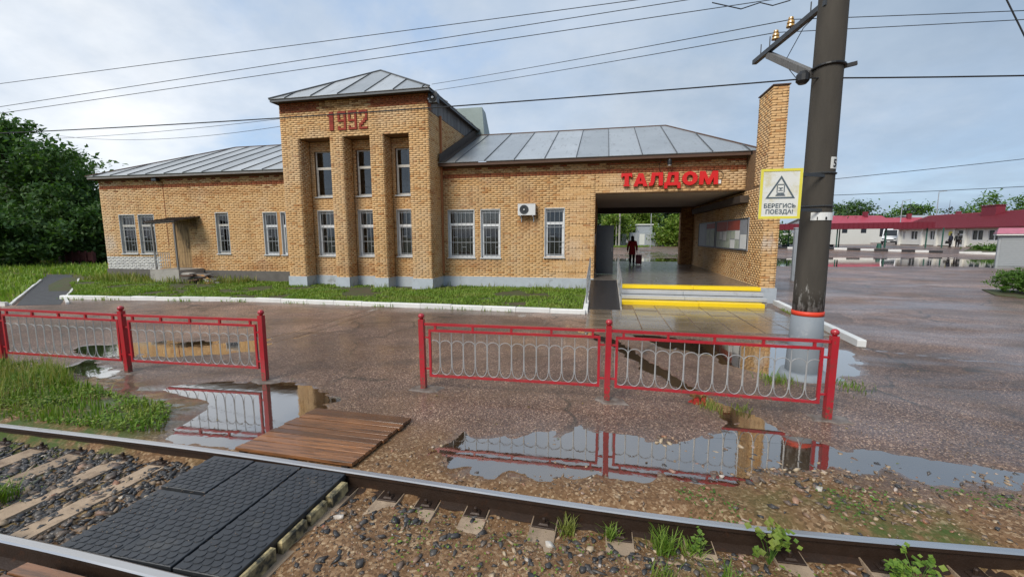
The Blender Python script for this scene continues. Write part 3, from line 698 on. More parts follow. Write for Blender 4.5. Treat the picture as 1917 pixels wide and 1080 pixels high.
while n_st < 285:
    if n_st < 170: x, y, s0, s1 = random.uniform(-2.0, 3.4), random.uniform(1.85, 3.05), .014, .040
    elif n_st < 240: x, y, s0, s1 = random.uniform(.3, 5.5), random.uniform(3.3, 4.1), .018, .04
    else: x, y, s0, s1 = random.uniform(-5.6, -3.75), random.uniform(1.9, 3.1), .022, .05
    if not in_track(np.array([x]), np.array([y]))[0] or abs(y - ry(x)) < .12: continue
    if n_st >= 170 and n_st < 240 and y < ry(x): continue
    s_ = random.uniform(s0, s1)
    link('stone', random.choice(st_me), ground, loc=(x, y, gz(x, y) + s_ * .28), rot=(random.uniform(-.4, .4), random.uniform(-.4, .4), random.uniform(0, 6.3))).scale = (s_, s_, s_)
    n_st += 1

# ------------------------------------------------------------------ crossings
cross = thing('rubber_crossing', 'crossing of wet black rubber mats with scale pattern laid between the rails', 'rubber crossing')
def rubber_mat(x0, x1, y0, y1, zt, skew=0.0):
    b = MB(); b.bev(x0, x1, y0, y1, zt - .035, zt, .004); b.mi = 1
    b.box(x0, x1, y0, y1, zt - .05, zt - .0352); b.mi = 0
    px_, py_ = .072, .053; r = 0; y = y0 + .03
    while y < y1 - .02:
        x = x0 + (.036 if r % 2 else .036 + px_ / 2)
        while x < x1 - .03:
            h = .0055 + random.uniform(-.0006, .0006); a, c = px_ * .475, py_ * .55
            pts = [(-a, -c * .1), (-a * .62, -c * .78), (0, -c), (a * .62, -c * .78), (a, -c * .1), (a * .9, c * .62), (0, c * .80), (-a * .9, c * .62)]
            vs = [(x + p, y + q, zt + .0003) for p, q in pts] + [(x + p * .95, y + q * .95, zt + h) for p, q in pts]
            k = len(pts); b.add(vs, [tuple(range(k, 2 * k))] + [(i, (i + 1) % k, k + (i + 1) % k, k + i) for i in range(k)])
            x += px_
        y += py_; r += 1
    return b.build('rubber_mat', [M['rubber'], M['rubber_side']], cross)
rubber_mat(-3.62, -3.170, 2.69, 3.20, .054); rubber_mat(-3.62, -3.170, 1.985, 2.668, .040)
rubber_mat(-3.153, -2.670, 1.985, 3.20, .048); rubber_mat(-2.652, -2.205, 1.985, 3.20, .043)
ng = 700; qx = rng.uniform(-3.6, -2.22, ng); qy = rng.uniform(2.0, 3.19, ng); qs = rng.uniform(.0015, .005, ng); kk = vnoise(qx, qy, 2.5, 91, 3) > .46; qx, qy, qs = qx[kk], qy[kk], qs[kk]
Vq, Fq = inst(SHAPES[2][0], SHAPES[2][1], (rand_rot(len(qx), .6) * qs[:, None, None], np.stack([qx, qy, .050 + 0 * qx], 1)))
link('grit', np_mesh('grit', Vq, Fq, M['pebble']), cross, kind='stuff')
b = MB()
for y0, y1 in [(2.02, 2.30), (2.36, 2.62), (2.66, 2.86), (2.9, 3.12)]: b.bev(-2.202, -2.15 + random.uniform(-.012, .012), y0, y1, -.09, .018 + random.uniform(-.02, .02), .012)
b.build('timber_edge', M['oldtimber'], cross)
b = MB(); b.box(-3.60, -2.21, 2.0, 3.19, -.1, -.012); b.build('timber_bed', M['plank_edge'], cross)
def deck(name, label, P00, P10, P01, P11, n, zt, group=None):
    d = thing(name, label, 'wooden deck', group=group)
    A, B, C, D_ = [Vector((*p, 0)) for p in (P00, P10, P01, P11)]
    for i in range(n):
        f0, f1 = i / n, (i + 1) / n - .012 / ((C - A).length / n) / n
        a = A.lerp(C, f0); b_ = B.lerp(D_, f0); c = B.lerp(D_, f1); e = A.lerp(C, f1); z1 = zt + random.uniform(-.004, .004); j = random.uniform(-.012, .012)
        m = MB(); bt = [(p.x + j, p.y, z1 - .035) for p in (a, b_, c, e)]; cc = (a + b_ + c + e) / 4
        tp = [(cc.x + (p.x - cc.x) * .997 + j, cc.y + (p.y - cc.y) * .955, z1) for p in (a, b_, c, e)]; md = [(p.x + j, p.y, z1 - .004) for p in (a, b_, c, e)]
        m.hexa(bt, md); m.hexa(md, tp); m.build('plank', M['plank'], d)
    bm_ = MB()
    for f in (.06, .5, .94):
        p, q = A.lerp(B, f), C.lerp(D_, f); bm_.beam((p.x, p.y, zt - .06), (q.x, q.y, zt - .06), .07, .05)
    bm_.build('bearer', M['plank_edge'], d)
    return d
deck('wooden_crossing', 'wet brown plank deck beside the far rail and the long puddle', (-3.555, 3.37), (-2.235, 3.335), (-3.39, 4.43), (-2.12, 4.39), 11, .058)
deck('wooden_crossing', 'corner of a grey brown plank deck beyond the near rail', (-3.75, 1.0), (-2.6, 1.0), (-3.6, 1.835), (-2.5, 1.80), 8, .055)

# ------------------------------------------------------------------ kerbs, lawn, path, paving
def stone_row(name, label, pts, w_, h_, mat_, L=1.0, z=None, gap=.012, parent=None, alt=None):
    root = thing(name, label, 'kerb') if parent is None else parent
    i = 0
    for a, b_ in zip(pts[:-1], pts[1:]):
        a, b_ = Vector((*a, 0)), Vector((*b_, 0)); d = b_ - a; n = max(1, round(d.length / L))
        for k in range(n):
            p, q = a + d * (k / n), a + d * ((k + 1) / n); u = d.normalized(); p = p + u * gap; s_ = Vector((-u.y, u.x, 0)) * (w_ / 2)
            zz = (z if z is not None else gz((p.x + q.x) / 2, (p.y + q.y) / 2)); hh = h_ + random.uniform(-.012, .012); t_ = random.uniform(-.008, .008)
            lo = [p - s_, q - s_, q + s_, p + s_]; m = MB()
            m.hexa([(v.x, v.y, zz - .06) for v in lo], [(v.x, v.y, zz + hh - .02 + t_ * (1 if j in (1, 2) else -1)) for j, v in enumerate(lo)])
            cc = (p + q) / 2; m.hexa([(v.x, v.y, zz + hh - .02 + t_ * (1 if j in (1, 2) else -1)) for j, v in enumerate(lo)], [(cc.x + (v.x - cc.x) * .98, cc.y + (v.y - cc.y) * (.98 if abs(u.y) > .5 else .8), zz + hh) for v in lo])
            m.build('kerb_stone', alt[i % len(alt)] if alt else mat_, root); i += 1
    return root
stone_row('kerb', 'white painted kerb along the front and end of the lawn before the station', [(-18.4, 11.1), (-11.2, 11.93), (-.42, 11.76), (-.46, 15.3)], .13, .13, M['white_kerb'], .95)
stone_row('kerb', 'white painted kerb running past the concrete pole beside the paving slabs', [(5.32, 14.5), (4.95, 9.25)], .15, .14, M['white_kerb'], 1.0)
lawn_poly = [(-18.3, 11.2), (-11.2, 12.0), (-.52, 11.84), (-.55, 16.75), (-25, 16.75), (-23.6, 14.6), (-20.0, 12.5)]
b = MB(); b.add([(x, y, .075) for x, y in lawn_poly] + [(x, y, -.05) for x, y in lawn_poly], [tuple(range(7))] + [(i, (i + 1) % 7, 7 + (i + 1) % 7, 7 + i) for i in range(7)])
b.build('lawn', M['soil'], kind='structure', label='strip of lawn between the white kerb and the brick station')
def blades(n, poly, h0, h1, zf, mat_, name, label, wid=.012, keep=None, lean=.45, kind='stuff'):
    P = np.array(poly); x0, y0 = P.min(0); x1, y1 = P.max(0)
    x = rng.uniform(x0, x1, n * 2); y = rng.uniform(y0, y1, n * 2); s_ = in_poly(poly, x, y)
    k = s_ > 0
    if keep is not None: k &= keep(x, y)
    x, y = x[k][:n], y[k][:n]; n = len(x); z = zf(x, y)
    hh = (h0 + (h1 - h0) * rng.random(n) ** 1.5) * (.45 + 1.1 * vnoise(x, y, .9, 3, 3)); a = rng.uniform(0, 6.283, n); l = rng.uniform(.1, lean, n) * hh
    dx, dy = np.cos(a), np.sin(a); w2 = wid * rng.uniform(.6, 1.3, n)
    b0 = np.stack([x - dy * w2, y + dx * w2, z - .01], 1); b1 = np.stack([x + dy * w2, y - dx * w2, z - .01], 1)
    m0 = np.stack([x + dx * l * .35 - dy * w2 * .8, y + dy * l * .35 + dx * w2 * .8, z + hh * .6], 1); m1 = np.stack([x + dx * l * .35 + dy * w2 * .8, y + dy * l * .35 - dx * w2 * .8, z + hh * .6], 1)
    t0 = np.stack([x + dx * l, y + dy * l, z + hh], 1); t1 = t0 + np.stack([dy * w2 * .2, -dx * w2 * .2, 0 * hh], 1)
    V = np.stack([b0, b1, m1, m0, t1, t0], 1).reshape(-1, 3); i = np.arange(n)[:, None] * 6
    F_ = np.concatenate([i + np.array([[0, 1, 2, 3]]), i + np.array([[3, 2, 4, 5]])])
    return link(name, np_mesh(name, V, F_, mat_), kind=kind, label=label)
lz = lambda x, y: np.full(len(x), .075)
blades(46000, lawn_poly, .03, .10, lz, M['grass'], 'grass', 'short green grass on the lawn before the station', .014, lambda x, y: vnoise(x, y, .8, 77, 3) > .36, .9)
blades(2200, [(-24.5, 15.4), (-20.5, 15.0), (-15.5, 15.6), (-15.5, 16.7), (-24.5, 16.7)], .12, .38, lz, M['grass_dry'], 'tall_grass', 'taller seeding grass at the foot of the left wing and porch', .016)
path_poly = [(-18.0, 9.7), (-16.9, 10.15), (-23.0, 14.3), (-29.6, 18.5), (-31.4, 18.2), (-24.5, 13.9)]
b = MB(); b.slab([(x, y, .018) for x, y in path_poly], .05, (0, 0, 1)); b.build('path', M['path'], kind='structure', label='dark asphalt path leading back towards the trees on the left')
stone_row('kerb', 'thin white kerb on the left edge of the asphalt path', [(-18.25, 9.7), (-24.6, 13.95), (-27.2, 15.7)], .07, .065, M['white_kerb'], 1.0)
stone_row('kerb', 'thin white kerb on the right edge of the asphalt path', [(-16.75, 10.25), (-18.3, 11.15), (-22.8, 14.35), (-26, 16.5)], .07, .065, M['white_kerb'], 1.0)
stone_row('kerb', 'short white kerb before the grass left of the asphalt path', [(-21.5, 8.6), (-18.3, 9.65)], .12, .12, M['white_kerb'], 1.0)
lg = [(-60, 7), (-21.5, 8.75), (-18.5, 9.8), (-24.7, 14.0), (-30, 17.6), (-60, 19)]
lgz = lambda x, y: ground_z(x, y)[0] + .02
blades(26000, lg, .06, .26, lgz, M['grass'], 'grass', 'rough bright grass left of the asphalt path', .03)
blades(9000, [(-60, 19), (-30, 18.4), (-25, 17.2), (-25, 26), (-60, 26)], .08, .3, lgz, M['grass'], 'grass', 'grass under the trees at the left end of the station', .04)
b = MB(); b.slab([(-24.6, 16.2, .02), (-22.6, 14.5, .02), (-20.3, 12.95, .02), (-21.5, 12.6, .02), (-24.2, 14.2, .02), (-27.8, 17.0, .02), (-26.2, 17.8, .02)], .04, (0, 0, 1)); b.build('path', M['soil'], kind='structure', label='trodden earth path curving round the left corner of the station')
# weeds along the kerbs and the foot of the walls, litter on the asphalt
def strip(pts, wd):
    a = [Vector((*p, 0)) for p in pts]; L, R_ = [], []
    for i, p in enumerate(a):
        d = (a[min(i + 1, len(a) - 1)] - a[max(i - 1, 0)]).normalized(); s_ = Vector((-d.y, d.x, 0)) * wd / 2; L.append((p.x + s_.x, p.y + s_.y)); R_.append((p.x - s_.x, p.y - s_.y))
    return L + R_[::-1]
gzz = lambda x, y: ground_z(x, y)[0]
blades(2600, strip([(-18.4, 10.98), (-11.2, 11.80), (-.4, 11.63)], .09), .03, .13, gzz, M['grass'], 'grass', 'thin weeds growing along the outer foot of the white lawn kerb', .010, lambda x, y: vnoise(x, y, .9, 81, 3) > .52)
blades(1500, strip([(-12.9, 15.5), (-6.4, 15.5), (-6.4, 16.7), (-.6, 16.72)], .16), .06, .28, lz, M['grass_dry'], 'tall_grass', 'ragged weeds at the foot of the tower and right wing', .010, lambda x, y: vnoise(x, y, 1.1, 82, 3) > .46)
blades(900, strip([(5.2, 14.4), (4.80, 9.2)], .10), .03, .10, gzz, M['grass'], 'grass', 'thin weeds along the kerb beside the concrete pole', .008, lambda x, y: vnoise(x, y, 1.3, 83, 3) > .5)
n = 420; lx = rng.uniform(-11, 7, n); ly = rng.uniform(3.7, 11.5, n); lq = rng.uniform(.006, .022, n)
Vq, Fq = inst(np.array([(0, -1, 0), (.5, -.2, .15), (0, 1, .05), (-.5, -.2, .1)]), np.array([(0, 1, 2, 3)]), (rand_rot(n, .35) * lq[:, None, None], np.stack([lx, ly, np.maximum(ground_z(lx, ly)[0], -.009) + .004], 1)))
link('leaf_litter', np_mesh('leaf_litter', Vq, Fq, M['litter']), kind='stuff', label='small fallen leaves and scraps strewn over the wet asphalt')
# paving slabs before the steps
pav = MB(); pav.box(-.36, 4.84, 9.6, 13.6, -.06, -.002); pv = pav.build('pavement', M['concrete'], kind='structure', label='apron of wet brown paving slabs before the station steps')
tx = np.linspace(-.36, 4.84, 9); ty = np.linspace(9.55, 13.62, 9)
for i in range(8):
    for j in range(8):
        if j == 0 and i > 4: continue
        if ty[j] > 12.4 and tx[i] < .5: continue
        z = .018 + random.uniform(-.006, .006) - .004 * (8 - j) / 8
        m = MB(); m.bev(tx[i] + .008, tx[i + 1] - .008, ty[j] + .008, ty[j + 1] - .008, -.03, z, .008); m.build('paving_slab', M['tile'], pv)

# weeds
def gblade(b, x, y, z, h, a, lean, wd):
    dx, dy = math.cos(a), math.sin(a); P = []
    for q in (0, .4, .75, 1):
        c = Vector((x + dx * lean * h * q * q, y + dy * lean * h * q * q, z + h * (q - .25 * lean * q * q))); w2 = wd * (1 - q) ** .6 + .0006
        P += [c + Vector((-dy, dx, 0)) * w2, c - Vector((-dy, dx, 0)) * w2]
    b.add(P, [(0, 1, 3, 2), (2, 3, 5, 4), (4, 5, 7, 6)])
def tuft(x, y, h, n, sp, label, mat_='grass'):
    t_ = thing('grass_tuft', label, 'grass tuft', (x, y, gz(x, y) - .005), group='weeds growing by the rail'); b = MB()
    for i in range(n): gblade(b, random.gauss(0, sp), random.gauss(0, sp), 0, h * random.uniform(.5, 1.1), random.uniform(0, 6.3), random.uniform(.2, .9), random.uniform(.003, .006))
    b.build('leaves', M[mat_], t_)
tuft(-.22, 3.02, .13, 70, .03, 'small bright grass tuft against the far rail, nearest to the rubber crossing', 'leaf_bright')
tuft(.11, 3.01, .12, 70, .03, 'small grass tuft against the far rail, second from the rubber crossing', 'leaf_bright')
tuft(.49, 2.98, .17, 110, .045, 'broad grass tuft against the far rail, third from the rubber crossing', 'leaf_bright')
tuft(.66, 2.97, .13, 60, .04, 'low wide grass tuft leaning towards the leafy weed by the rail', 'grass')
tuft(.44, 2.60, .12, 60, .05, 'short grass tuft at the bottom edge between two sleepers, left of its twin', 'leaf_bright')
tuft(.84, 2.66, .13, 60, .05, 'short grass tuft at the bottom edge below the leafy weed', 'leaf_bright')
tuft(1.38, 5.55, .14, 90, .07, 'grass tuft growing from the rill under the right railing', 'grass_dry')
tuft(1.75, 5.55, .10, 50, .06, 'sparse low grass tuft right of the one under the right railing', 'grass_dry')
tuft(-5.0, 2.42, .22, 120, .06, 'dense grass tuft between the rails at the left edge', 'leaf_bright')
tuft(2.55, 6.75, .14, 160, .12, 'grass clump at the left foot of the concrete pole', 'leaf_bright')
tuft(3.5, 6.72, .10, 120, .13, 'grass clump at the right foot of the concrete pole', 'leaf_bright')
def leafplate(b, c, r, n, nrm):
    n_ = Vector(nrm).normalized(); x = n_.cross(Vector((0, 0, 1)) if abs(n_.z) < .9 else Vector((1, 0, 0))).normalized(); y = n_.cross(x); vs = [Vector(c)]
    for k in range(n * 2):
        a = math.pi * k / n; rr = r * (1 if k % 2 == 0 else .68); vs.append(Vector(c) + x * math.cos(a) * rr + y * math.sin(a) * rr + n_ * r * .2)
    b.add(vs, [(0, 1 + k, 1 + (k + 1) % (2 * n)) for k in range(2 * n)])
def weed(x, y, h, n, label, spread=.09, lr=.022):
    t_ = thing('leafy_weed', label, 'weed', (x, y, gz(x, y)), group='weeds growing by the rail'); b = MB(); s_ = MB()
    for i in range(n):
        a = random.uniform(0, 6.3); hh = h * random.uniform(.35, 1); e = Vector((math.cos(a) * spread * random.uniform(.3, 1), math.sin(a) * spread * random.uniform(.3, 1), hh))
        s_.tube([(0, 0, 0), e * .55 + Vector((0, 0, hh * .12)), e], [.003, .002, .0012], 4)
        for k in range(5): leafplate(b, e + Vector((random.gauss(0, lr), random.gauss(0, lr), random.gauss(0, lr * .6))), lr * random.uniform(.6, 1.2), 4, (random.gauss(0, .5), random.gauss(-.3, .5), 1))
    b.build('leaves', M['leaf_bright'], t_); s_.build('stem', M['leaf_mid'], t_)
weed(1.17, 2.97, .28, 14, 'tall leafy weed with scalloped leaves standing against the far rail', .10, .026)
weed(2.0, 2.92, .20, 16, 'sprawling weed with thin stalks at the right bottom edge', .16, .02)
weed(1.85, 2.85, .22, 8, 'upright narrow weed left of the sprawling one at the bottom edge', .06, .02)
weed(.72, 2.93, .17, 6, 'small leafy weed between the grass tufts by the far rail', .08, .018)
# grassy bank on the left
bank_poly = [(-12.5, 5.1), (-9.6, 5.05), (-8.6, 5.05), (-7.4, 4.5), (-6.1, 4.2), (-5.15, 4.08), (-4.75, 3.6), (-5.0, 3.42), (-7, 3.40), (-12.5, 3.42)]
bz = lambda x, y: ground_z(x, y)[0]
blades(5000, bank_poly, .04, .15, bz, M['leaf_bright'], 'grass', 'bright weeds and grass on the bank beside the left puddle', .008, lambda x, y: vnoise(x, y, 1.6, 51, 3) > .36)
blades(3200, bank_poly, .08, .28, bz, M['grass_dry'], 'tall_grass', 'tall seeding grass stalks on the bank beside the left puddle', .004, lambda x, y: (x < -5.6) & (vnoise(x, y, .8, 52, 3) > .42), .6)
def leaf_mass(n, poly, mat_, name, label, r0, r1, hmax, keep=None):
    P = np.array(poly); x = rng.uniform(P[:, 0].min(), P[:, 0].max(), n); y = rng.uniform(P[:, 1].min(), P[:, 1].max(), n); k = in_poly(poly, x, y) > 0
    if keep is not None: k &= keep(x, y)
    x, y = x[k], y[k]; n = len(x); z = ground_z(x, y)[0] + rng.random(n) * hmax * vnoise(x, y, 1.8, 61, 3) + .01; r_ = rng.uniform(r0, r1, n)
    base = np.array([(0, -1, 0), (.62, -.35, .15), (.5, .5, .12), (0, 1, 0), (-.5, .5, .12), (-.62, -.35, .15)]); f = np.array([(0, 1, 2, 3), (0, 3, 4, 5)])
    V, F_ = inst(base, f, (rand_rot(n, .9) * r_[:, None, None], np.stack([x, y, z], 1)))
    return link(name, np_mesh(name, V, F_, mat_), kind='stuff', label=label)
leaf_mass(26000, bank_poly, M['leaf_bright'], 'weeds', 'low leafy weeds on the bank beside the left puddle', .008, .022, .15, lambda x, y: vnoise(x, y, 1.6, 53, 3) > .42)
leaf_mass(11000, bank_poly, M['grass_dry'], 'weeds', 'yellowing small weeds on the bank beside the left puddle', .006, .017, .20, lambda x, y: vnoise(x, y, 1.5, 54, 3) > .47)
leaf_mass(7000, [(.3, 3.25), (9, 3.5), (9, 4.2), (3, 4.05), (1, 3.7), (.3, 3.5)], M['leaf_mid'], 'ground_cover', 'tiny green weeds creeping through the gravel by the far rail', .006, .016, .06, lambda x, y: (vnoise(x, y, 1.7, 55, 3) > .53))
leaf_mass(1800, [(-8, 2.0), (-3.8, 2.0), (-3.8, 2.8), (-8, 2.9)], M['leaf_bright'], 'ground_cover', 'moss and tiny weeds between the sleepers on the left', .006, .014, .03, lambda x, y: (vnoise(x, y, 1.7, 56, 3) > .55) & in_track(x, y))
leaf_mass(1500, [(-1.9, 2.0), (3.4, 2.0), (3.4, 3.05), (-1.9, 3.05)], M['leaf_bright'], 'ground_cover', 'tiny green weeds in the mud inside the track', .006, .014, .03, lambda x, y: (vnoise(x, y, 1.7, 57, 3) > .57) & in_track(x, y))
# ------------------------------------------------------------------ the brick station
W = 16.85
st = wthing('station_building', 'long yellow brick railway station with a tall pillared tower dated 1992 and grey metal roofs', 'station', (-9.7, 16.8, 0))
CH, CL, JT = .0785, .262, .011
BR = []          # every brick: wall part, origin, theta, u0, u1, z0, z1, material
def core(name, boxes, mat_, parent=st, label=None):
    b = MB()
    for q in boxes: b.box(*q)
    return b.build(name, mat_, parent, label=label)
def cells(u0, u1, z0, z1, holes):
    us = sorted({u0, u1, *[h[0] for h in holes], *[h[1] for h in holes]}); zs = sorted({z0, z1, *[max(z0, h[2]) for h in holes], *[min(z1, h[3]) for h in holes]})
    out = []
    for a, b in zip(us, us[1:]):
        run = None
        for c, d in zip(zs, zs[1:]):
            m = ((a + b) / 2, (c + d) / 2)
            if any(h[0] < m[0] < h[1] and h[2] < m[1] < h[3] for h in holes):
                if run: out.append((a, b, *run)); run = None
            else: run = (run[0], d) if run else (c, d)
        if run: out.append((a, b, *run))
    return out
def bricks(part, o, th, L, z0, z1, holes=(), mf='brick', r0=0):
    k0 = int(round(z0 / CH)); k1 = int(math.floor((z1 + .01) / CH))
    for k in range(k0, k1):
        za, zb = k * CH, (k + 1) * CH - JT; zc = (za + zb) / 2
        free = [(0.0, L)]
        for h in holes:
            if h[2] < zc < h[3]:
                nf = []
                for a, b in free:
                    if h[1] <= a or h[0] >= b: nf.append((a, b)); continue
                    if h[0] > a: nf.append((a, h[0]))
                    if h[1] < b: nf.append((h[1], b))
                free = nf
        off_ = (k + r0) % 2 * CL / 2
        hdr = (k % 6 == 3)
        for a, b in free:
            st_ = CL / 2 if hdr else CL
            i = math.floor((a - off_) / st_)
            while i * st_ + off_ < b:
                p, q = max(a, i * st_ + off_), min(b, (i + 1) * st_ + off_ - JT)
                if q - p > .02: BR.append((part, o, th, p, q, za, zb, mf(o, p, q, zc) if callable(mf) else mf))
                i += 1
def front(y, x0, x1, z0, z1, holes, name='wall', mf='brick', th=.34):
    """a wall facing the railway: mortar core with its openings, then the bricks on it"""
    i0 = .009 if name == 'tower_wall' else 0
    c = core(name, [(a + (i0 if a == x0 else 0), b - (i0 if b == x1 else 0), y + .009, y + th, c_, d) for a, b, c_, d in cells(x0, x1, z0, z1, holes)], M['mortar'])
    bricks(c, (x0, y), 0, x1 - x0, max(z0, .47), z1, [(h[0] - x0, h[1] - x0, h[2], h[3]) for h in holes], mf)
    return c
def wing_mat(o, p, q, z):
    x = o[0] + (p + q) / 2
    if x < -21.2 and z < 1.15: return 'brick_white'
    if 4.47 < z < 4.63 or 4.78 < z < 4.84: return 'brick_red' if (z < 4.7 or random.random() < .6) else 'brick'
    if z > 4.3 and random.random() < .12: return 'brick_brown'
    return 'brick'
LW = [(-23.45, -22.50, 1.33, 3.22), (-22.27, -21.33, 1.33, 3.22), (-17.74, -17.04, 1.36, 3.25), (-15.14, -13.97, 1.33, 3.23)]
DOOR = (-20.25, -19.30, .66, 2.86)
left_wall = front(W, -24.5, -12.9, 0, 4.92, LW + [DOOR], mf=wing_mat)
RW = [(-6.25, -5.13, 1.27, 3.2), (-4.85, -4.05, 1.27, 3.2), (-2.23, -1.47, 1.31, 3.21)]
right_wall = front(W, -6.5, -.3, 0, 4.92, RW, mf=wing_mat)
lint = front(W, -.3, 4.95, 3.74, 4.92, [], 'lintel', wing_mat)
def tower_mat(o, p, q, z):
    x = o[0] + (p + q) / 2
    if z > 7.08 and (x < -11.2 or x > -8.9): return 'brick_red'
    if z > 7.08 and random.random() < .35: return 'brick_brown'
    return 'brick'
OPN = [(-12.1, -10.68), (-10.12, -8.94), (-8.39, -7.30)]
tower = front(15.6, -12.9, -6.5, 0, 7.45, [(a, b, -1, 6.05) for a, b in OPN], 'tower_wall', tower_mat, .62)
UW = [(-11.90, -10.95, 3.80, 5.68), (-9.97, -9.10, 3.80, 5.66), (-8.23, -7.45, 3.80, 5.66)]
LWT = [(-11.88, -10.95, 1.33, 3.22), (-9.98, -9.10, 1.33, 3.22), (-8.24, -7.45, 1.33, 3.22)]
for i, (a, b) in enumerate(OPN):
    c = core('recess_wall', [(p, q, 16.259, 16.6, r_, s_) for p, q, r_, s_ in cells(a, b, 0, 6.05, [UW[i], LWT[i]])], M['mortar'])
    bricks(c, (a, 16.25), 0, b - a, .47, 6.05, [(h[0] - a, h[1] - a, h[2], h[3]) for h in (UW[i], LWT[i])])
    bricks(c, (a + .009, 15.62), R(90), .62, .47, 6.05)
    bricks(c, (b - .009, 16.24), R(-90), .62, .47, 6.05)
tw_side = core('tower_wall', [(-6.85, -6.509, 16.221, 22.2, 0, 6.88), (-12.891, -12.55, 16.221, 22.2, 0, 7.42), (-12.5, -6.9, 21.9, 22.19, 0, 7.4)], M['mortar'])
bricks(tw_side, (-6.5, 15.6), R(90), 6.6, .47, 6.88)
bricks(tw_side, (-6.5, 15.6), R(90), .32, 6.9, 7.44, mf='brick_red')
bricks(tw_side, (-12.9, 22.2), R(-90), 6.6, 4.9, 7.42)
core('soffit', [(-12.97, -6.31, 15.27, 22.45, 7.452, 7.478)], M['soffit'])
# pillar at the right end and the passage walls
pil = core('pillar', [(4.959, 5.371, 14.809, 16.02, 0, 6.62), (4.959, 5.371, 16.021, 26.2, 0, 4.9)], M['mortar'])
bricks(pil, (4.95, 14.8), 0, .43, .47, 6.62)
bricks(pil, (5.38, 14.8), R(90), 1.22, .47, 6.62)
bricks(pil, (4.95, 26.0), R(-90), 11.2, .47, 3.73)
bricks(pil, (4.95, 16.02), R(-90), 1.22, 3.73, 6.62)
core('pillar_cap', [(4.92, 5.41, 14.77, 16.05, 6.622, 6.655)], M['fascia'], st)
pl = core('passage_wall', [(-.65, -.309, 17.191, 26.2, 0, 3.739), (-24.46, -24.2, 17.191, 26.2, 0, 4.9), (-24.46, -.65, 25.9, 26.19, 0, 4.9)], M['mortar'])
bricks(pl, (-.3, 16.86), R(90), 9.3, .47, 3.73, [(1.25, 2.05, .5, 2.62)], mf='brick_brown')
bricks(pl, (-24.5, 26.2), R(-90), 9.35, .47, 4.9)
pier = core('pier', [(4.30, 4.955, 25.609, 26.15, .4, 3.739)], M['mortar']); bricks(pier, (4.29, 25.6), 0, .66, .52, 3.7, mf='brick_brown'); bricks(pier, (4.29, 26.15), R(-90), .55, .52, 3.7, mf='brick_brown')
core('ceiling', [(-.64, 4.94, W + .345, 26.15, 3.741, 3.84)], M['ceiling'])
core('ceiling_beam', [(-.3, 4.94, 25.7, 26.1, 3.42, 3.738)], M['darkwood'])
core('ceiling_duct', [(4.66, 4.93, 16.4, 24.6, 3.28, 3.52)], M['darkwood'])
core('floor', [(-.3, .6, 16.25, 28.2, .2, .515), (.6, 4.95, 14.90, 28.2, .2, .515), (4.95, 5.6, 26.2, 28.2, .2, .515)], M['floor'])

# plinth, painted
core('plinth', [(-12.94, -12.06, 15.56, 15.599, 0, .49), (-10.72, -10.08, 15.56, 15.599, 0, .49), (-8.98, -8.35, 15.56, 15.599, 0, .49), (-7.34, -6.46, 15.56, 15.599, 0, .49),
     (-12.06, -10.72, 16.21, 16.249, 0, .49), (-10.08, -8.98, 16.21, 16.249, 0, .49), (-8.35, -7.34, 16.21, 16.249, 0, .49),
     (-12.098, -12.06, 15.6, 16.21, 0, .49), (-10.118, -10.08, 15.6, 16.21, 0, .49), (-8.388, -8.35, 15.6, 16.21, 0, .49), (-6.499, -6.46, 15.6, W, 0, .49), (-6.46, -.27, W - .04, W - .001, 0, .49)], M['plinth'])
core('plinth', [(4.90, 5.42, 14.75, 14.799, 0, .49), (5.381, 5.42, 14.8, 26, 0, .49), (4.90, 4.949, 14.8, 16.3, 0, .49)], M['plinth'])
core('plinth', [(-24.54, -12.94, W - .04, W - .001, 0, .56)], M['plinth_dark'], label='bare dark concrete plinth under the left wing')

# build the bricks: the 300 that show largest singly, the others together
camv = np.array([0, 0, CAM_H])
def bc(b):
    part, o, th, u0, u1, z0, z1, mt = b
    um = (u0 + u1) / 2; return np.array([o[0] + math.cos(th) * um, o[1] + math.sin(th) * um, (z0 + z1) / 2])
def score(b):
    c = bc(b); n = np.array([math.sin(b[2]), -math.cos(b[2]), 0]); d = camv - c; L = np.linalg.norm(d)
    return (b[4] - b[3]) * (b[6] - b[5]) * max(0, n @ d / L) / L ** 2
sc_ = sorted(range(len(BR)), key=lambda i: -score(BR[i]))
single = set(sc_[:298])
cache = {}
JIT = .004
for i in single:
    part, o, th, u0, u1, z0, z1, mt = BR[i]
    key = (round(u1 - u0, 2), mt)
    if key not in cache:
        w_ = (u1 - u0) / 2; h_ = (z1 - z0) / 2; b = MB(); e = .005
        vs = [(-w_, 0.028, -h_), (w_, .028, -h_), (w_, .028, h_), (-w_, .028, h_), (-w_, .004, -h_), (w_, .004, -h_), (w_, .004, h_), (-w_, .004, h_), (-w_ + e, 0, -h_ + e), (w_ - e, 0, -h_ + e), (w_ - e, 0, h_ - e), (-w_ + e, 0, h_ - e)]
        b.add(vs, [(8, 9, 10, 11), (4, 5, 9, 8), (5, 6, 10, 9), (6, 7, 11, 10), (7, 4, 8, 11), (0, 1, 5, 4), (1, 2, 6, 5), (2, 3, 7, 6), (3, 0, 4, 7)])
        cache[key] = b.mesh('brick', M[mt])
    c = bc(BR[i]); j = random.uniform(-JIT, JIT)
    link('brick', cache[key], part, loc=(c[0] - math.sin(th) * j, c[1] + math.cos(th) * j, c[2]), rot=(0, 0, th))
    WINV  # parts hang under the station, whose origin is its base
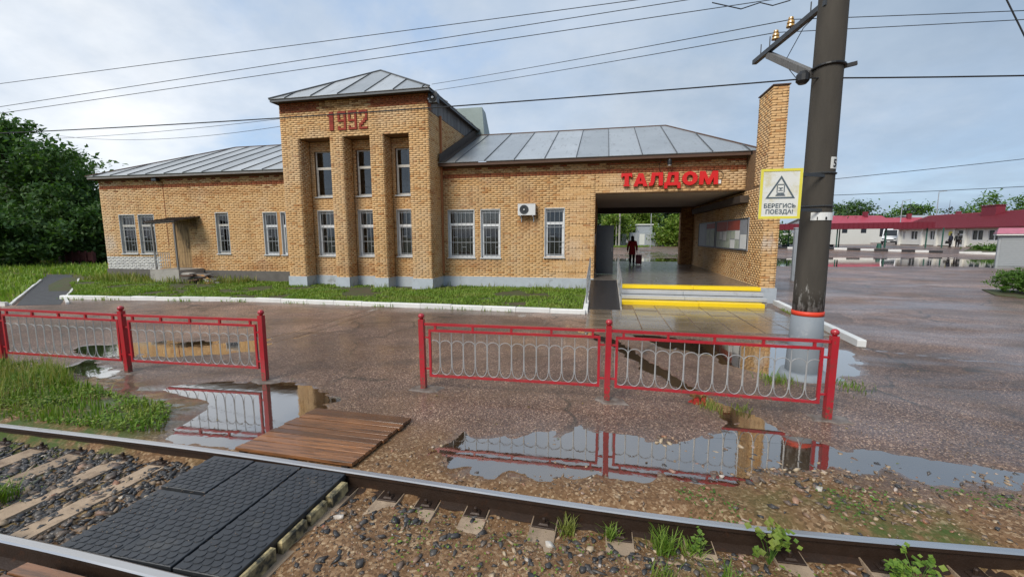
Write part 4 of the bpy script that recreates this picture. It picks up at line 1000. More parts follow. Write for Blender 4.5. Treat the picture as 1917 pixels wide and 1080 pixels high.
for mt in ('brick', 'brick_red', 'brick_white', 'brick_brown'):
    V = []; 
    for i, b in enumerate(BR):
        if i in single or b[7] != mt: continue
        part, o, th, u0, u1, z0, z1, _ = b
        cu, su = math.cos(th), math.sin(th); j = random.uniform(-JIT, JIT); da, db = -.028, j
        for d in (da, db):
            for u, z in ((u0, z0), (u1, z0), (u1, z1), (u0, z1)):
                V.append((o[0] + cu * u + su * d, o[1] + su * u - cu * d, z))
    n = len(V) // 8; i8 = np.arange(n)[:, None] * 8
    F_ = np.concatenate([i8 + np.array([q]) for q in ((4, 5, 6, 7), (0, 1, 5, 4), (1, 2, 6, 5), (2, 3, 7, 6), (3, 0, 4, 7))])
    link('brickwork', np_mesh('brickwork', V, F_, M[mt]), st, kind='stuff')
print('bricks', len(BR))

# roofs
def clip(poly, s0, s1):
    def half(P, f):
        out = []
        for i in range(len(P)):
            a, b = P[i], P[(i + 1) % len(P)]; fa, fb = f(a), f(b)
            if fa >= 0: out.append(a)
            if fa * fb < 0: t_ = fa / (fa - fb); out.append((a[0] + (b[0] - a[0]) * t_, a[1] + (b[1] - a[1]) * t_))
        return out
    P = half(poly, lambda p: p[0] - s0); return half(P, lambda p: s1 - p[0]) if P else P
def slope(root, e0, e1, r1, r0, step, start=0.0, smat='roof'):
    e0, e1, r0, r1 = map(Vector, (e0, e1, r0, r1)); u = (e1 - e0).normalized(); v = (r0 - e0) - u * (r0 - e0).dot(u); vl = v.length; v.normalize(); nrm = u.cross(v)
    P2 = [((p - e0).dot(u), (p - e0).dot(v)) for p in (e0, e1, r1, r0)]
    if (r0 - r1).length < 1e-4: P2 = P2[:3]
    L = (e1 - e0).length; s = start - step
    while s < L:
        P = clip(P2, s + .004, s + step - .004)
        if len(P) >= 3 and max(p[1] for p in P) > .02:
            z_ = random.uniform(0, .006)
            m = MB(); m.slab([e0 + u * a + v * b + nrm * z_ for a, b in P], .02, nrm); m.build('roof_sheet', M[smat], root)
        s2 = s + step
        if .02 < s2 < L - .02:
            Q = clip(P2, s2 - .001, s2 + .001)
            if len(Q) >= 3:
                lo = min(q[1] for q in Q); hi = max(q[1] for q in Q); m = MB()
                m.beam(e0 + u * s2 + v * lo + nrm * .02, e0 + u * s2 + v * hi + nrm * .02, .024, .034, nrm); m.build('seam', M['seam'], root)
        s = s2
def ridge(b, a, c, r_=.035): b.tube([a, c], r_, 6)
b = MB(); b.mi = 1; b.box(-24.64, -13.0, 16.47, 16.50, 4.93, 5.015); b.mi = 0; b.box(-24.64, -24.61, 16.5, 26.7, 4.90, 5.015)
b.box(-24.61, -12.91, 16.5, 17.0, 4.921, 4.945); ridge(b, (-20.9, 21.6, 7.27), (-12.9, 21.6, 7.27)); ridge(b, (-24.68, 16.43, 5.06), (-20.9, 21.6, 7.27)); ridge(b, (-24.68, 26.77, 5.06), (-20.9, 21.6, 7.27))
rl = b.build('roof', [M['fascia'], M['board']], st)
slope(rl, (-24.68, 16.43, 5.05), (-12.91, 16.43, 5.05), (-12.91, 21.6, 7.26), (-20.9, 21.6, 7.26), 1.06, .5)
slope(rl, (-24.68, 26.77, 5.05), (-24.68, 16.43, 5.05), (-20.9, 21.6, 7.26), (-20.9, 21.6, 7.26), 1.1, .6)
slope(rl, (-12.91, 26.77, 5.05), (-24.68, 26.77, 5.05), (-20.9, 21.6, 7.26), (-12.91, 21.6, 7.26), 4)
b = MB(); b.box(-6.46, 4.94, 16.47, 16.50, 4.90, 5.005); b.box(4.94, 5.3, 16.3, 16.33, 4.9, 5.0); b.box(-6.46, 4.94, 16.5, 17.0, 4.921, 4.945)
ridge(b, (-6.5, 21.6, 7.22), (2.75, 21.6, 7.22)); ridge(b, (5.32, 16.43, 5.05), (2.75, 21.6, 7.22)); ridge(b, (5.32, 26.77, 5.05), (2.75, 21.6, 7.22))
rr = b.build('roof', [M['fascia']], st)
slope(rr, (-6.49, 16.43, 5.04), (5.32, 16.43, 5.04), (2.75, 21.6, 7.21), (-6.49, 21.6, 7.21), 1.18, .75)
slope(rr, (5.32, 16.43, 5.04), (5.32, 26.77, 5.04), (2.75, 21.6, 7.21), (2.75, 21.6, 7.21), 1.1, .6)
slope(rr, (5.32, 26.77, 5.04), (-6.49, 26.77, 5.04), (-6.49, 21.6, 7.21), (2.75, 21.6, 7.21), 4)
b = MB(); b.slab([(-6.44, 16.44, 5.07), (-6.16, 16.44, 5.07), (-6.16, 21.6, 7.24), (-6.44, 21.6, 7.24)], .012); b.slab([(-6.44, 16.44, 5.06), (-6.44, 21.6, 7.23), (-6.44, 21.6, 7.55), (-6.44, 16.44, 5.36)], -.03)
b.build('flashing', M['soffit'], rr)
b = MB(); b.box(-13.0, -6.28, 15.235, 15.26, 7.41, 7.492); b.box(-6.305, -6.28, 15.26, 22.5, 7.41, 7.492); b.box(-13.0, -12.975, 15.26, 22.5, 7.41, 7.492)
AP0, AP1 = (-9.7, 18.1, 9.36), (-9.7, 19.7, 9.36)
for a, c in (((-13.03, 15.2, 7.52), AP0), ((-6.25, 15.2, 7.52), AP0), (AP0, AP1), ((-13.03, 22.53, 7.52), AP1), ((-6.25, 22.53, 7.52), AP1)): ridge(b, Vector(a) + Vector((0, 0, .02)), Vector(c) + Vector((0, 0, .02)), .03)
rt_ = b.build('tower_roof', M['seam'], st)
slope(rt_, (-13.03, 15.2, 7.51), (-6.25, 15.2, 7.51), AP0, AP0, 1.15, .75)
slope(rt_, (-6.25, 15.2, 7.51), (-6.25, 22.53, 7.51), AP1, AP0, 1.15, .7)
slope(rt_, (-13.03, 22.53, 7.51), (-13.03, 15.2, 7.51), AP0, AP1, 1.15, .7)
slope(rt_, (-6.25, 22.53, 7.51), (-13.03, 22.53, 7.51), AP1, AP1, 2)
y = 15.95
while y < 22.1:
    b = MB(); b.box(-6.53, -6.503, y, y + .135, 6.86 + random.uniform(-.015, .015), 7.45); b.build('gable_board', M['board'], st); y += .15
core('downpipe', [(-6.49, -6.42, 16.70, 16.80, .6, 6.9)], M['brick_red'])
b = MB(); b.hexa([(-7.5, 21.7, 7.1), (-6.0, 21.7, 7.0), (-6.0, 23.2, 7.0), (-7.5, 23.2, 7.1)], [(-7.5, 21.7, 8.62), (-6.12, 21.7, 8.62), (-6.35, 23.2, 8.75), (-7.5, 23.2, 8.75)])
b.build('roof_housing', M['housing'], st, label='grey green sheet metal housing on the roof behind the tower')

# windows
def window(x0, x1, z0, z1, y, mat_='pvc', tf=.69, grille=True, cur=None, sashes=1, sidebar=0, trim=True, gm='bar', label=None):
    d = .09; yy = y + d; f = .055; b = MB()
    zt = z0 + (z1 - z0) * tf; S = .045
    if trim:      # tin reveal
        b.mi = 1
        b.box(x0 - .015, x0 + .012, y - .012, yy + .05, z0, z1); b.box(x1 - .012, x1 + .015, y - .012, yy + .05, z0, z1); b.box(x0 - .015, x1 + .015, y - .012, yy + .05, z1 - .012, z1 + .02); b.mi = 0
    xi0, xi1 = x0 + .013, x1 - .013; zi0, zi1 = z0 + .002, z1 - .013
    b.box(xi0, xi0 + f, yy, yy + .06, zi0, zi1); b.box(xi1 - f, xi1, yy, yy + .06, zi0, zi1); b.box(xi0 + f, xi1 - f, yy, yy + .06, zi0, zi0 + f + .02); b.box(xi0 + f, xi1 - f, yy, yy + .06, zi1 - f, zi1)
    b.box(xi0 + f, xi1 - f, yy - .012, yy + .06, zt - .05, zt + .05)
    cols = [(xi0 + f, xi1 - f)]
    if sashes == 2:
        xm = (x0 + x1) / 2; b.box(xm - f * .8, xm + f * .8, yy, yy + .06, zi0 + f + .02, zt - .05); b.box(xm - f * .8, xm + f * .8, yy, yy + .06, zt + .05, zi1 - f)
    b.box(xi0 + f, xi0 + f + .03, yy + .008, yy + .05, zi0 + f + .02, zt - .05); b.box(xi1 - f - .03, xi1 - f, yy + .008, yy + .05, zi0 + f + .02, zt - .05)
    w_ = b.build('window', [M[mat_], M['sill']], st, label=label)
    p = MB(); p.box(xi0 + f, xi1 - f, yy + .02, yy + .026, zi0 + f + .02, zt - .05); p.build('pane', M['glass'], w_)
    p = MB(); p.box(xi0 + f, xi1 - f, yy + .02, yy + .026, zt + .05, zi1 - f); p.build('pane', M['glass'], w_)
    s_ = MB(); s_.bev(x0 - .05, x1 + .05, y - .06, yy + .02, z0 - .045, z0, .01); s_.build('sill', M['sill'], w_)
    if cur:  # pale curtains; those behind upper panes also stand in for reflected sky
        for a, c_, zc0, zc1 in cur:
            q = MB(); n = max(3, int((c_ - a) * (x1 - x0) / .05)); xs = [x0 + (x1 - x0) * (a + (c_ - a) * k / n) for k in range(n + 1)]; vs = []
            for k, x in enumerate(xs): yb = yy + .16 + .025 * math.sin(k * 2.1) + .01 * math.sin(k * .9); vs += [(x, yb, z0 + (z1 - z0) * zc0), (x, yb, z0 + (z1 - z0) * zc1)]
            q.add(vs, [(2 * k, 2 * k + 2, 2 * k + 3, 2 * k + 1) for k in range(n)]); q.build('curtain', M['curtain'], w_)
    if grille:
        g_ = MB(); n = max(3, int((x1 - x0) / .17)); yg = y + .035
        for k in range(1, n):
            x = xi0 + (xi1 - xi0) * k / n; g_.box(x - .004, x + .004, yg, yg + .011, z0 + .03, z1 - .03)
        for zq in (.06, .32, .62, .94): g_.box(xi0, xi1, yg + .0115, yg + .02, z0 + (z1 - z0) * zq - .008, z0 + (z1 - z0) * zq + .008)
        for k in range(0, n - 1, 2):
            x = xi0 + (xi1 - xi0) * (k + 1) / n; zq = z0 + (z1 - z0) * (.22 if k % 4 else .43); g_.box(x, x + (xi1 - xi0) / n, yg + .002, yg + .01, zq - .006, zq + .006)
        g_.build('grille', M[gm], w_)
    return w_
window(*LW[0], W, 'oldframe', .72, True, [(.1, .3, 0, .7)], gm='bar'); window(*LW[1], W, 'oldframe', .72, True)
window(*LW[2], W, 'oldframe', .70, True, [(.0, 1, .72, 1)]); 
window(-15.14, -14.42, 1.33, 3.23, W, 'pvc', .68, True, [(.6, .9, 0, .7)])
core('window_pier', [(-14.42, -14.22, W + .004, W + .2, 1.33, 3.23)], M['brick_brown']); window(-14.22, -13.97, 1.33, 3.23, W, 'pvc', .68, False)
window(*RW[0], W, 'pvc', .70, True, [(.25, .38, .72, 1), (.5, .98, .74, 1)]); window(*RW[1], W, 'pvc', .68, True, [(.1, .9, .78, 1)]); window(*RW[2], W, 'pvc', .70, True, [(0, 1, .50, 1)])
for q in UW: window(*q, 16.25, 'oldframe', .62, False, [(.55, 1, 0, 1)] if q[0] > -9 else [(.62, 1, 0, .6)], trim=False)
for q in LWT: window(*q, 16.25, 'pvc', .66, True, {-11.88: [(.05, .3, 0, 1)], -9.98: [(.1, .95, .72, 1), (.7, .95, 0, .7)], -8.24: [(.4, .6, .7, 1)]}[q[0]])
# side door of the left wing
b = MB(); x0, x1, z0, z1 = DOOR
b.box(x0, x0 + .07, W + .02, W + .12, z0, z1); b.box(x1 - .07, x1, W + .02, W + .12, z0, z1); b.box(x0 + .07, x1 - .07, W + .02, W + .12, z1 - .07, z1)
b.box(x0 + .075, x1 - .075, W + .06, W + .10, z0 + .01, z1 - .075)
for zz in (.15, .75, 1.35): b.bev(x0 + .16, x1 - .16, W + .045, W + .06, z0 + zz, z0 + zz + .48, .005)
dr = b.build('door', M['door_wood'], st, label='weathered ochre wooden door under the small porch roof')
b = MB(); b.tube([(x1 - .16, W + .045, 1.6), (x1 - .16, W - .0, 1.6), (x1 - .16, W - .0, 1.72), (x1 - .16, W + .045, 1.72)], .01, 6); b.build('handle', M['darkbar'], dr)
# steel door standing open in the passage
b = MB(); b.box(-.25, .46, 18.48, 18.52, .53, 2.58)
for q in ((.0, .40),): b.bev(-.19, .40, 18.465, 18.48, .62, 2.5, .004)
dr = b.build('door', M['door_grey'], st, label='dark grey steel door standing open inside the passage')
b = MB(); b.tube([(.40, 18.46, 1.5), (.40, 18.42, 1.5), (.40, 18.42, 1.64), (.40, 18.46, 1.64)], .009, 6); b.build('handle', M['steel'], dr)
b = MB(); b.box(-.299, -.285, 17.35, 17.75, 1.78, 2.22); link('notice_sheet', b.mesh('notice_sheet', M['paper']), None, 'small white sheet of paper stuck on the left wall of the passage', 'notice')
# year in red brick
DIG = {'1': ["0110", "1110", "0110", "0110", "0110", "0110", "0110", "0110", "0110"], '9': ["1111", "1001", "1001", "1001", "1111", "0001", "0001", "1001", "1111"], '2': ["1111", "1001", "0001", "0001", "0011", "0110", "1100", "1000", "1111"]}
xd = -10.72
for ch, wd in (('1', .40), ('9', .40), ('9', .40), ('2', .42)):
    b = MB(); pw = .088
    for r_, row in enumerate(DIG[ch]):
        zt = 6.985 - r_ * CH
        k = 0
        while k < 4:
            if row[k] == '1':
                e = k
                while e + 1 < 4 and row[e + 1] == '1' and e - k < 1: e += 1
                b.box(xd + k * pw, xd + (e + 1) * pw - .004, 15.555, 15.602, zt - CH + .006, zt); k = e + 1
            else: k += 1
    o = b.build('digit', M['date_red'], st); xd += wd + .06
# ------------------------------------------------------------------ things on and round the station
def curve_letters(name, polys, depth, mats, parent, bevel=.004, M_=None):
    """flat outlines (first outer, then holes) turned into a solid mesh; local x right, z up, front at -y"""
    cu = bpy.data.curves.new(name, 'CURVE'); cu.dimensions = '2D'; cu.fill_mode = 'BOTH'; cu.extrude = depth / 2; cu.bevel_depth = bevel; cu.bevel_resolution = 0
    for P in polys:
        s_ = cu.splines.new('POLY'); s_.points.add(len(P) - 1); s_.use_cyclic_u = True
        for pt, (x, z) in zip(s_.points, P): pt.co = (x, z, 0, 1)
    tmp = bpy.data.objects.new(name, cu); me = bpy.data.meshes.new_from_object(tmp); bpy.data.objects.remove(tmp); bpy.data.curves.remove(cu)
    me.name = name; me.transform(Matrix.Rotation(R(90), 4, 'X')); me.materials.clear()
    for m in mats: me.materials.append(m)
    if len(mats) > 1:
        for p in me.polygons: p.material_index = 0 if p.normal.y < -.7 else 1
    return me
def rings(cx_, cy_, rx, ry_, n=20): return [(cx_ + rx * math.cos(2 * math.pi * k / n), cy_ + ry_ * math.sin(2 * math.pi * k / n)) for k in range(n)]
H_ = .47
LET = {
 'Т': (.40, [[(0, H_), (0, H_ * .68), (.04, H_ * .68), (.055, H_ * .77), (.125, H_ * .77), (.125, .06), (.09, .05), (.09, 0), (.31, 0), (.31, .05), (.275, .06), (.275, H_ * .77), (.345, H_ * .77), (.36, H_ * .68), (.40, H_ * .68), (.40, H_)]]),
 'А': (.52, [[(0, 0), (.18, H_), (.34, H_), (.52, 0), (.37, 0), (.34, .09), (.18, .09), (.15, 0)], [(.215, .19), (.305, .19), (.26, .34)]]),
 'Л': (.50, [[(0, 0), (0, .11), (.06, .13), (.10, H_), (.50, H_), (.50, 0), (.35, 0), (.35, H_ - .12), (.22, H_ - .12), (.19, .12), (.14, .02), (.08, 0)]]),
 'Д': (.58, [[(0, -.11), (0, .10), (.07, .10), (.14, H_), (.50, H_), (.50, .10), (.58, .10), (.58, -.11), (.47, -.11), (.47, 0), (.11, 0), (.11, -.11)], [(.20, .10), (.36, .10), (.36, H_ - .11), (.245, H_ - .11)]]),
 'О': (.54, [rings(.27, H_ / 2, .27, H_ / 2 + .01), rings(.27, H_ / 2, .115, .125)[::-1]]),
 'М': (.66, [[(0, 0), (.02, H_), (.20, H_), (.33, .19), (.46, H_), (.64, H_), (.66, 0), (.51, 0), (.50, .26), (.385, 0), (.275, 0), (.16, .26), (.15, 0)]])}
sign = wthing('station_sign', 'red raised letters spelling ТАЛДОМ fixed over the passage', 'sign', (2.3, W - .1, 3.95))
x = .64; sc = (4.0 - .64) / (sum(LET[c][0] for c in 'ТАЛДОМ') + 5 * .055)
for c in 'ТАЛДОМ':
    w_, P = LET[c]; me = curve_letters('letter', [[(a * sc, b) for a, b in q] for q in P], .07, [M['red_letter'], M['red_side']], sign)
    link('letter', me, sign, loc=(x, W - .075, 3.965 + random.uniform(-.008, .008)), rot=(0, random.uniform(-.012, .012), 0)); x += (w_ + .055) * sc
b = MB(); b.box(4.0, 4.11, W - .05, W - .003, 3.99, 4.12); link('junction_box', b.mesh('junction_box', M['paper']), None, 'small white junction box on the bricks at the right end of the red letters', 'junction box')
b = MB(); b.tube([(4.06, W - .03, 4.12), (4.16, W - .03, 4.2), (4.18, W - .03, 4.35), (4.05, W - .03, 4.45), (3.6, W - .02, 4.47)], .009, 5); link('cable', b.mesh('cable', M['wire']), None, 'black cable looping from the white junction box behind the red letters', 'cable')

def ac_unit(label, x0, x1, z0, z1, y, fan=.3):
    a = wthing('air_conditioner', label, 'air conditioner', ((x0 + x1) / 2, y, z0)); b = MB(); b.mi = 0
    d = .26; b.box(x0, x1, y - d, y - .05, z0, z1); b.bev(x0 - .01, x1 + .01, y - d - .01, y - .04, z1, z1 + .015, .006)
    b.build('case', M['white_case'], a)
    cx_, cz = x0 + (x1 - x0) * .36, (z0 + z1) / 2; r_ = (z1 - z0) * .40
    g_ = MB()
    g_.tube([(cx_ + r_ * math.cos(k * math.pi / 12), y - d - .008, cz + r_ * math.sin(k * math.pi / 12)) for k in range(24)], .009, 5, True)
    vs = [(cx_ + r_ * math.cos(k * math.pi / 12), y - d - .003, cz + r_ * math.sin(k * math.pi / 12)) for k in range(24)]; g_.add(vs, [tuple(range(24))])
    for rr_ in (.3, .5, .7): g_.tube([(cx_ + r_ * rr_ * math.cos(k * math.pi / 8), y - d - .01, cz + r_ * rr_ * math.sin(k * math.pi / 8)) for k in range(16)], .004, 4, True)
    g_.build('fan_grille', M['darkbar'], a)
    h = MB(); h.lathe([(r_ * .16, 0), (r_ * .16, .012), (r_ * .1, .016)], (0, 0, 0), 12); o = h.build('hub', M['white_case'], a); o.location = (cx_, y - d - .012, cz); o.rotation_euler = (R(90), 0, 0)
    q = MB()
    for xx in (x0 + .1, x1 - .1): q.box(xx - .015, xx + .015, y - .28, y - .002, z0 - .05, z0 - .012); q.box(xx - .015, xx + .015, y - .02, y - .002, z0 - .25, z0 - .05)
    q.build('bracket', M['steel'], a)
    q = MB(); q.tube([(x1 - .02, y - .15, z0 + .1), (x1 + .04, y - .1, z0 + .08), (x1 + .05, y - .04, z0 - .02), (x1 + .04, y - .01, z0 - .12)], .014, 6); q.build('pipe', M['black'], a)
ac_unit('white air conditioner on the brick wall between the two right wing windows', -3.27, -2.58, 2.95, 3.38, W)
sp = wthing('loudspeaker', 'dark square unit with a pale round centre under the tower eave corner', 'loudspeaker', (-6.3, 15.45, 7.1)); b = MB(); b.box(-6.42, -6.10, 15.5, 15.75, 7.06, 7.40); b.build('case', M['darkbar'], sp)
b = MB(); b.lathe([(.15, 0), (.15, .02), (.11, .03), (.06, -.005)], (0, 0, 0), 16); o = b.build('ring', M['black'], sp); o.location = (-6.26, 15.50, 7.23); o.rotation_euler = (R(90), 0, 0)
b = MB(); b.lathe([(.05, 0), (.04, .035), (.01, .045)], (0, 0, 0), 12); o = b.build('cone', M['white_case'], sp); o.location = (-6.26, 15.49, 7.23); o.rotation_euler = (R(90), 0, 0)
b = MB(); b.box(-6.5, -6.42, 15.6, 15.66, 7.2, 7.25); b.build('bracket', M['steel'], sp)
lamp = wthing('wall_lamp', 'small dark lamp hanging under the eave above the red letters', 'lamp', (2.3, W - .2, 4.7)); b = MB(); b.tube([(2.15, W - .01, 4.93), (2.15, W - .25, 4.95), (2.3, W - .3, 4.90)], .012, 6); b.build('arm', M['darkbar'], lamp)
b = MB(); b.lathe([(.075, -.2), (.08, -.06), (.05, 0), (.02, .03)], (2.3, W - .3, 4.87), 12); b.build('shade', M['black'], lamp)
b = MB(); b.lathe([(.05, -.235), (.062, -.2)], (2.3, W - .3, 4.87), 12); b.build('bulb', M['white_case'], lamp)
b = MB(); b.tube([(2.15, W - .25, 4.95), (2.02, W - .1, 4.9), (1.98, W - .03, 4.7), (2.0, W - .02, 4.5), (2.15, W - .02, 4.42)], .008, 5); b.build('cable', M['wire'], lamp)
cm = wthing('floodlight', 'small dark floodlight under the eave of the left wing', 'lamp', (-20.7, W - .2, 4.9)); b = MB(); b.bev(-20.9, -20.62, W - .28, W - .12, 4.76, 4.9, .02); b.build('case', M['black'], cm)
b = MB(); b.box(-20.86, -20.66, W - .285, W - .2805, 4.78, 4.88); b.build('lens', M['darkglass'], cm); b = MB(); b.tube([(-20.75, W - .12, 4.85), (-20.75, W, 4.9)], .015, 6); b.build('arm', M['darkbar'], cm)
b = MB(); b.tube([(-20.6, W - .012, 4.8), (-20.58, W - .012, 3.6), (-20.56, W - .012, 1.7)], .011, 5); link('cable', b.mesh('cable', M['brick_red']), None, 'thin brown cable running down the left wing from the floodlight', 'cable')

# steps, ramp, handrails
es = wthing('entrance_steps', 'four wet entrance steps with yellow first and last risers before the passage', 'steps', (2.7, 14.2, 0))
for k, (y0, z1, mt) in enumerate([(13.62, .13, 'yellow'), (13.94, .26, 'steplight'), (14.26, .385, 'steplight'), (14.56, .517, 'yellow')]):
    for a, c in ([(.62, 2.9), (2.91, 4.9 if k else 4.72)] if k in (0, 3) else [(.62, 2.55), (2.56, 4.89)]):
        b = MB(); b.bev(a, c, y0, y0 + (.36 if k == 3 else .335), z1 - .105 if k else -.05, z1 + random.uniform(-.004, .004), .012); b.build('step', M[mt], es)
b = MB(); b.box(.62, 4.89, 13.975, 14.89, -.05, .15); b.box(.62, 4.89, 14.295, 14.89, .15, .275); b.box(.62, 4.89, 14.595, 14.89, .275, .405); b.build('step_base', M['concrete'], es)
rp = wthing('access_ramp', 'black covered access ramp left of the yellow steps', 'ramp', (.08, 13, 0)); b = MB(); b.hexa([(-.40, 12.5, -.05), (.55, 12.5, -.05), (.55, 16.24, -.05), (-.40, 16.24, -.05)], [(-.40, 12.5, .02), (.55, 12.5, .02), (.55, 16.24, .50), (-.40, 16.24, .50)]); b.build('slope', M['rampmat'], rp)
b = MB(); b.hexa([(.552, 12.5, -.05), (.60, 12.5, -.05), (.60, 16.24, -.05), (.552, 16.24, -.05)], [(.552, 12.5, .06), (.60, 12.5, .06), (.60, 16.24, .55), (.552, 16.24, .55)]); b.build('ramp_kerb', M['concrete'], rp)
def handrail(label, x):
    h = wthing('handrail', label, 'handrail', (x, 14, 0))
    for y in (12.75, 13.9, 15.05, 16.2):
        z = .02 + (y - 12.5) * .128; b = MB(); b.tube([(x, y, z - .03), (x, y, z + .82)], .02, 8); b.build('post', M['steel'], h)
    for dz in (.83, .45): b = MB(); b.tube([(x, 12.7, .045 + dz), (x, 16.25, .50 + dz)], .022 if dz > .6 else .015, 8); b.build('rail', M['steel'], h)
handrail('pale metal handrail between the black ramp and the steps', .578); handrail('pale metal handrail along the wall side of the black ramp', -.425)

# notice boards in the passage
def board(label, y0, y1, cells_):
    n = wthing('notice_board', label, 'notice board', (4.93, (y0 + y1) / 2, 1.6)); X_ = 4.945
    b = MB(); b.box(X_ - .03, X_, y0, y1, 1.6, 2.76); b.build('panel', M['poster_c'], n)
    b = MB()
    for q in ((y0, y0 + .04, 1.6, 2.76), (y1 - .04, y1, 1.6, 2.76), (y0 + .04, y1 - .04, 1.6, 1.64), (y0 + .04, y1 - .04, 2.72, 2.76)): b.box(X_ - .05, X_ - .0305, *q)
    b.build('frame', M['darkbar'], n)
    for a, c, z0, z1, mt in cells_:
        b = MB(); b.box(X_ - .036, X_ - .0305, y0 + (y1 - y0) * a, y0 + (y1 - y0) * c, 1.6 + 1.16 * z0, 1.6 + 1.16 * z1); b.build('poster', M[mt], n)
board('large notice board with pale posters under red headings, nearer on the passage wall', 16.2, 20.4, [(.22, .34, .05, .33, 'poster_a'), (.35, .48, .05, .33, 'paper'), (.22, .34, .35, .62, 'paper'), (.35, .48, .36, .62, 'poster_a'), (.5, .61, .05, .62, 'poster_a'), (.62, .74, .30, .62, 'paper'), (.62, .74, .05, .28, 'poster_a'), (.76, .98, .05, .30, 'poster_a'), (.76, .86, .32, .60, 'paper'), (.87, .98, .32, .60, 'poster_a'), (.22, .6, .64, .95, 'poster_b'), (.62, .98, .62, .95, 'poster_b'), (.03, .19, .06, .5, 'paper'), (.03, .19, .52, .95, 'poster_c')])
board('notice board with pale posters further back on the passage wall', 20.6, 23.9, [(.04, .26, .06, .7, 'poster_a'), (.30, .48, .06, .72, 'poster_a'), (.52, .96, .05, .95, 'poster_c'), (.04, .48, .74, .94, 'poster_b')])

# porch of the side door
po = wthing('porch', 'rusty sheet porch roof on two posts over the side door of the left wing', 'porch', (-19.5, 16.2, 0))
b = MB(); b.box(-20.2, -18.6, 15.55, W - .045, 0, .66); b.build('landing', M['concrete'], po)
b = MB(); b.slab([(-20.3, 15.55, 2.80), (-18.6, 15.55, 2.86), (-18.6, W - .01, 3.10), (-20.3, W - .01, 3.04)], .03); 
for k in range(8): x = -20.27 + k * .235; b.beam((x, 15.54, 2.82 + k * .0072), (x, W - .02, 3.06 + k * .0072), .03, .02)
b.build('canopy', M['soffit'], po)
b = MB(); b.beam((-20.25, 15.63, 2.75), (-18.65, 15.63, 2.81), .06, .07); b.build('beam', M['board'], po)
for x in (-19.95, -18.72): b = MB(); b.beam((x, 15.66, .66), (x, 15.63, 2.73), .06, .06); b.build('post', M['board'], po)
rl_ = MB(); rl_.beam((-19.95, 15.62, 1.42), (-19.1, 15.62, 1.42), .03, .03); rl_.beam((-19.95, 15.62, .8), (-19.1, 15.62, .8), .02, .02); 
ra = rl_.build('railing', M['board'], po)
for k in range(7): b = MB(); b.tube([(-19.88 + k * .13, 15.62, .8), (-19.88 + k * .13, 15.62, 1.42)], .01, 5); b.build('baluster', M['bar'], ra)
b = MB(); b.beam((-19.95, 15.62, 1.1), (-19.1, 15.62, 1.1), .015, .015); b.build('crossbar', M['bar'], ra)
rb = wthing('broken_steps', 'collapsed heap of old step slabs and boards beside the porch', 'broken steps', (-17.9, 16.0, 0))
for k in range(16):
    f = k / 15; x = -18.5 + 1.5 * random.random(); y = random.uniform(15.4, 16.5); z = max(.1, .62 - (x + 18.5) * .34 - random.uniform(0, .14)); b = MB(); l_ = random.uniform(.3, .9)
    b.bev(-l_ / 2, l_ / 2, -.14, .14, -.03, .035, .01); o = b.build('slab' if k % 3 else 'board', M[['concrete', 'brick_brown', 'fascia', 'plinth_dark', 'board'][k % 5]], rb); o.matrix_parent_inverse = WINV[rb.name]; o.location = (x, y, z); o.rotation_euler = (random.uniform(-.2, .2), random.uniform(-.15, .45), random.uniform(-.6, .6))
b = MB(); b.hexa([(-18.6, 15.5, 0), (-16.9, 15.5, 0), (-16.9, 16.7, 0), (-18.6, 16.7, 0)], [(-18.6, 15.6, .5), (-17.2, 15.7, .12), (-17.2, 16.6, .15), (-18.6, 16.6, .52)]); b.build('rubble', M['plinth_dark'], rb)

# ------------------------------------------------------------------ red railings by the track
post = MB(); post.box(-.036, .036, -.036, .036, -.05, 1.0); post_me = post.mesh('post', M['fence_red'])
capm = MB(); capm.lathe([(.026, 0), (.026, .012), (.040, .022), (.046, .045), (.038, .066), (.018, .08)], (0, 0, 1.0), 12); capm.smooth = True; cap_me = capm.mesh('cap', M['fence_red'])
NB, PL_ = 13, 2.50
def fence_panel():
    b = MB(); L = PL_; x0, x1 = .11, L - .11; zb, zt = .20, .845
    b.box(x0, x1, -.016, .016, zb - .016, zb + .016); b.box(x0, x1, -.016, .016, zt - .016, zt + .016); b.box(x0 - .016, x0 + .016, -.0158, .0158, zb - .016, zt + .016); b.box(x1 - .016, x1 + .016, -.0158, .0158, zb - .016, zt + .016)
    for z in (.30, .745): b.box(.036, x0 - .016, -.012, .012, z - .012, z + .012); b.box(x1 + .016, L - .036, -.012, .012, z - .012, z + .012)
    fr = b.mesh('panel_frame', M['fence_red'])
    b = MB(); b.box(.036, L - .036, -.02, .02, .915, .95)
    for k in range(5): xx = x0 + .08 + (x1 - x0 - .16) * k / 4; b.box(xx - .015, xx + .015, -.014, .014, zt + .016, .915)
    tr = b.mesh('top_rail', M['fence_red'])
    pit = (x1 - x0 - .03) / (NB + .5)
    b = MB(); b.tube([(0, 0, zt - .016), (0, 0, zb + .13)], .0052, 5); bal = b.mesh('baluster', M['fence_grey'])
    b = MB(); r_ = pit / 2 - .004; ar = .645
    path = [(r_ * math.cos(a), 0, ar + r_ * .8 * math.sin(a)) for a in np.linspace(0, math.pi, 9)] + [(-r_, 0, .5), (-r_ * .97, 0, .37)] + [(-r_ * .93 * math.cos(a), 0, .33 - (.33 - zb - .02) * math.sin(a)) for a in np.linspace(.05, math.pi - .05, 9)] + [(r_ * .97, 0, .37), (r_, 0, .5)]
    b.tube(path, .0052, 5, True); hp = b.mesh('hoop', M['fence_grey'])
    return fr, tr, bal, hp, x0 + .015, pit
FR, TR, BAL, HP, fx0, pit = fence_panel()
foot = MB()
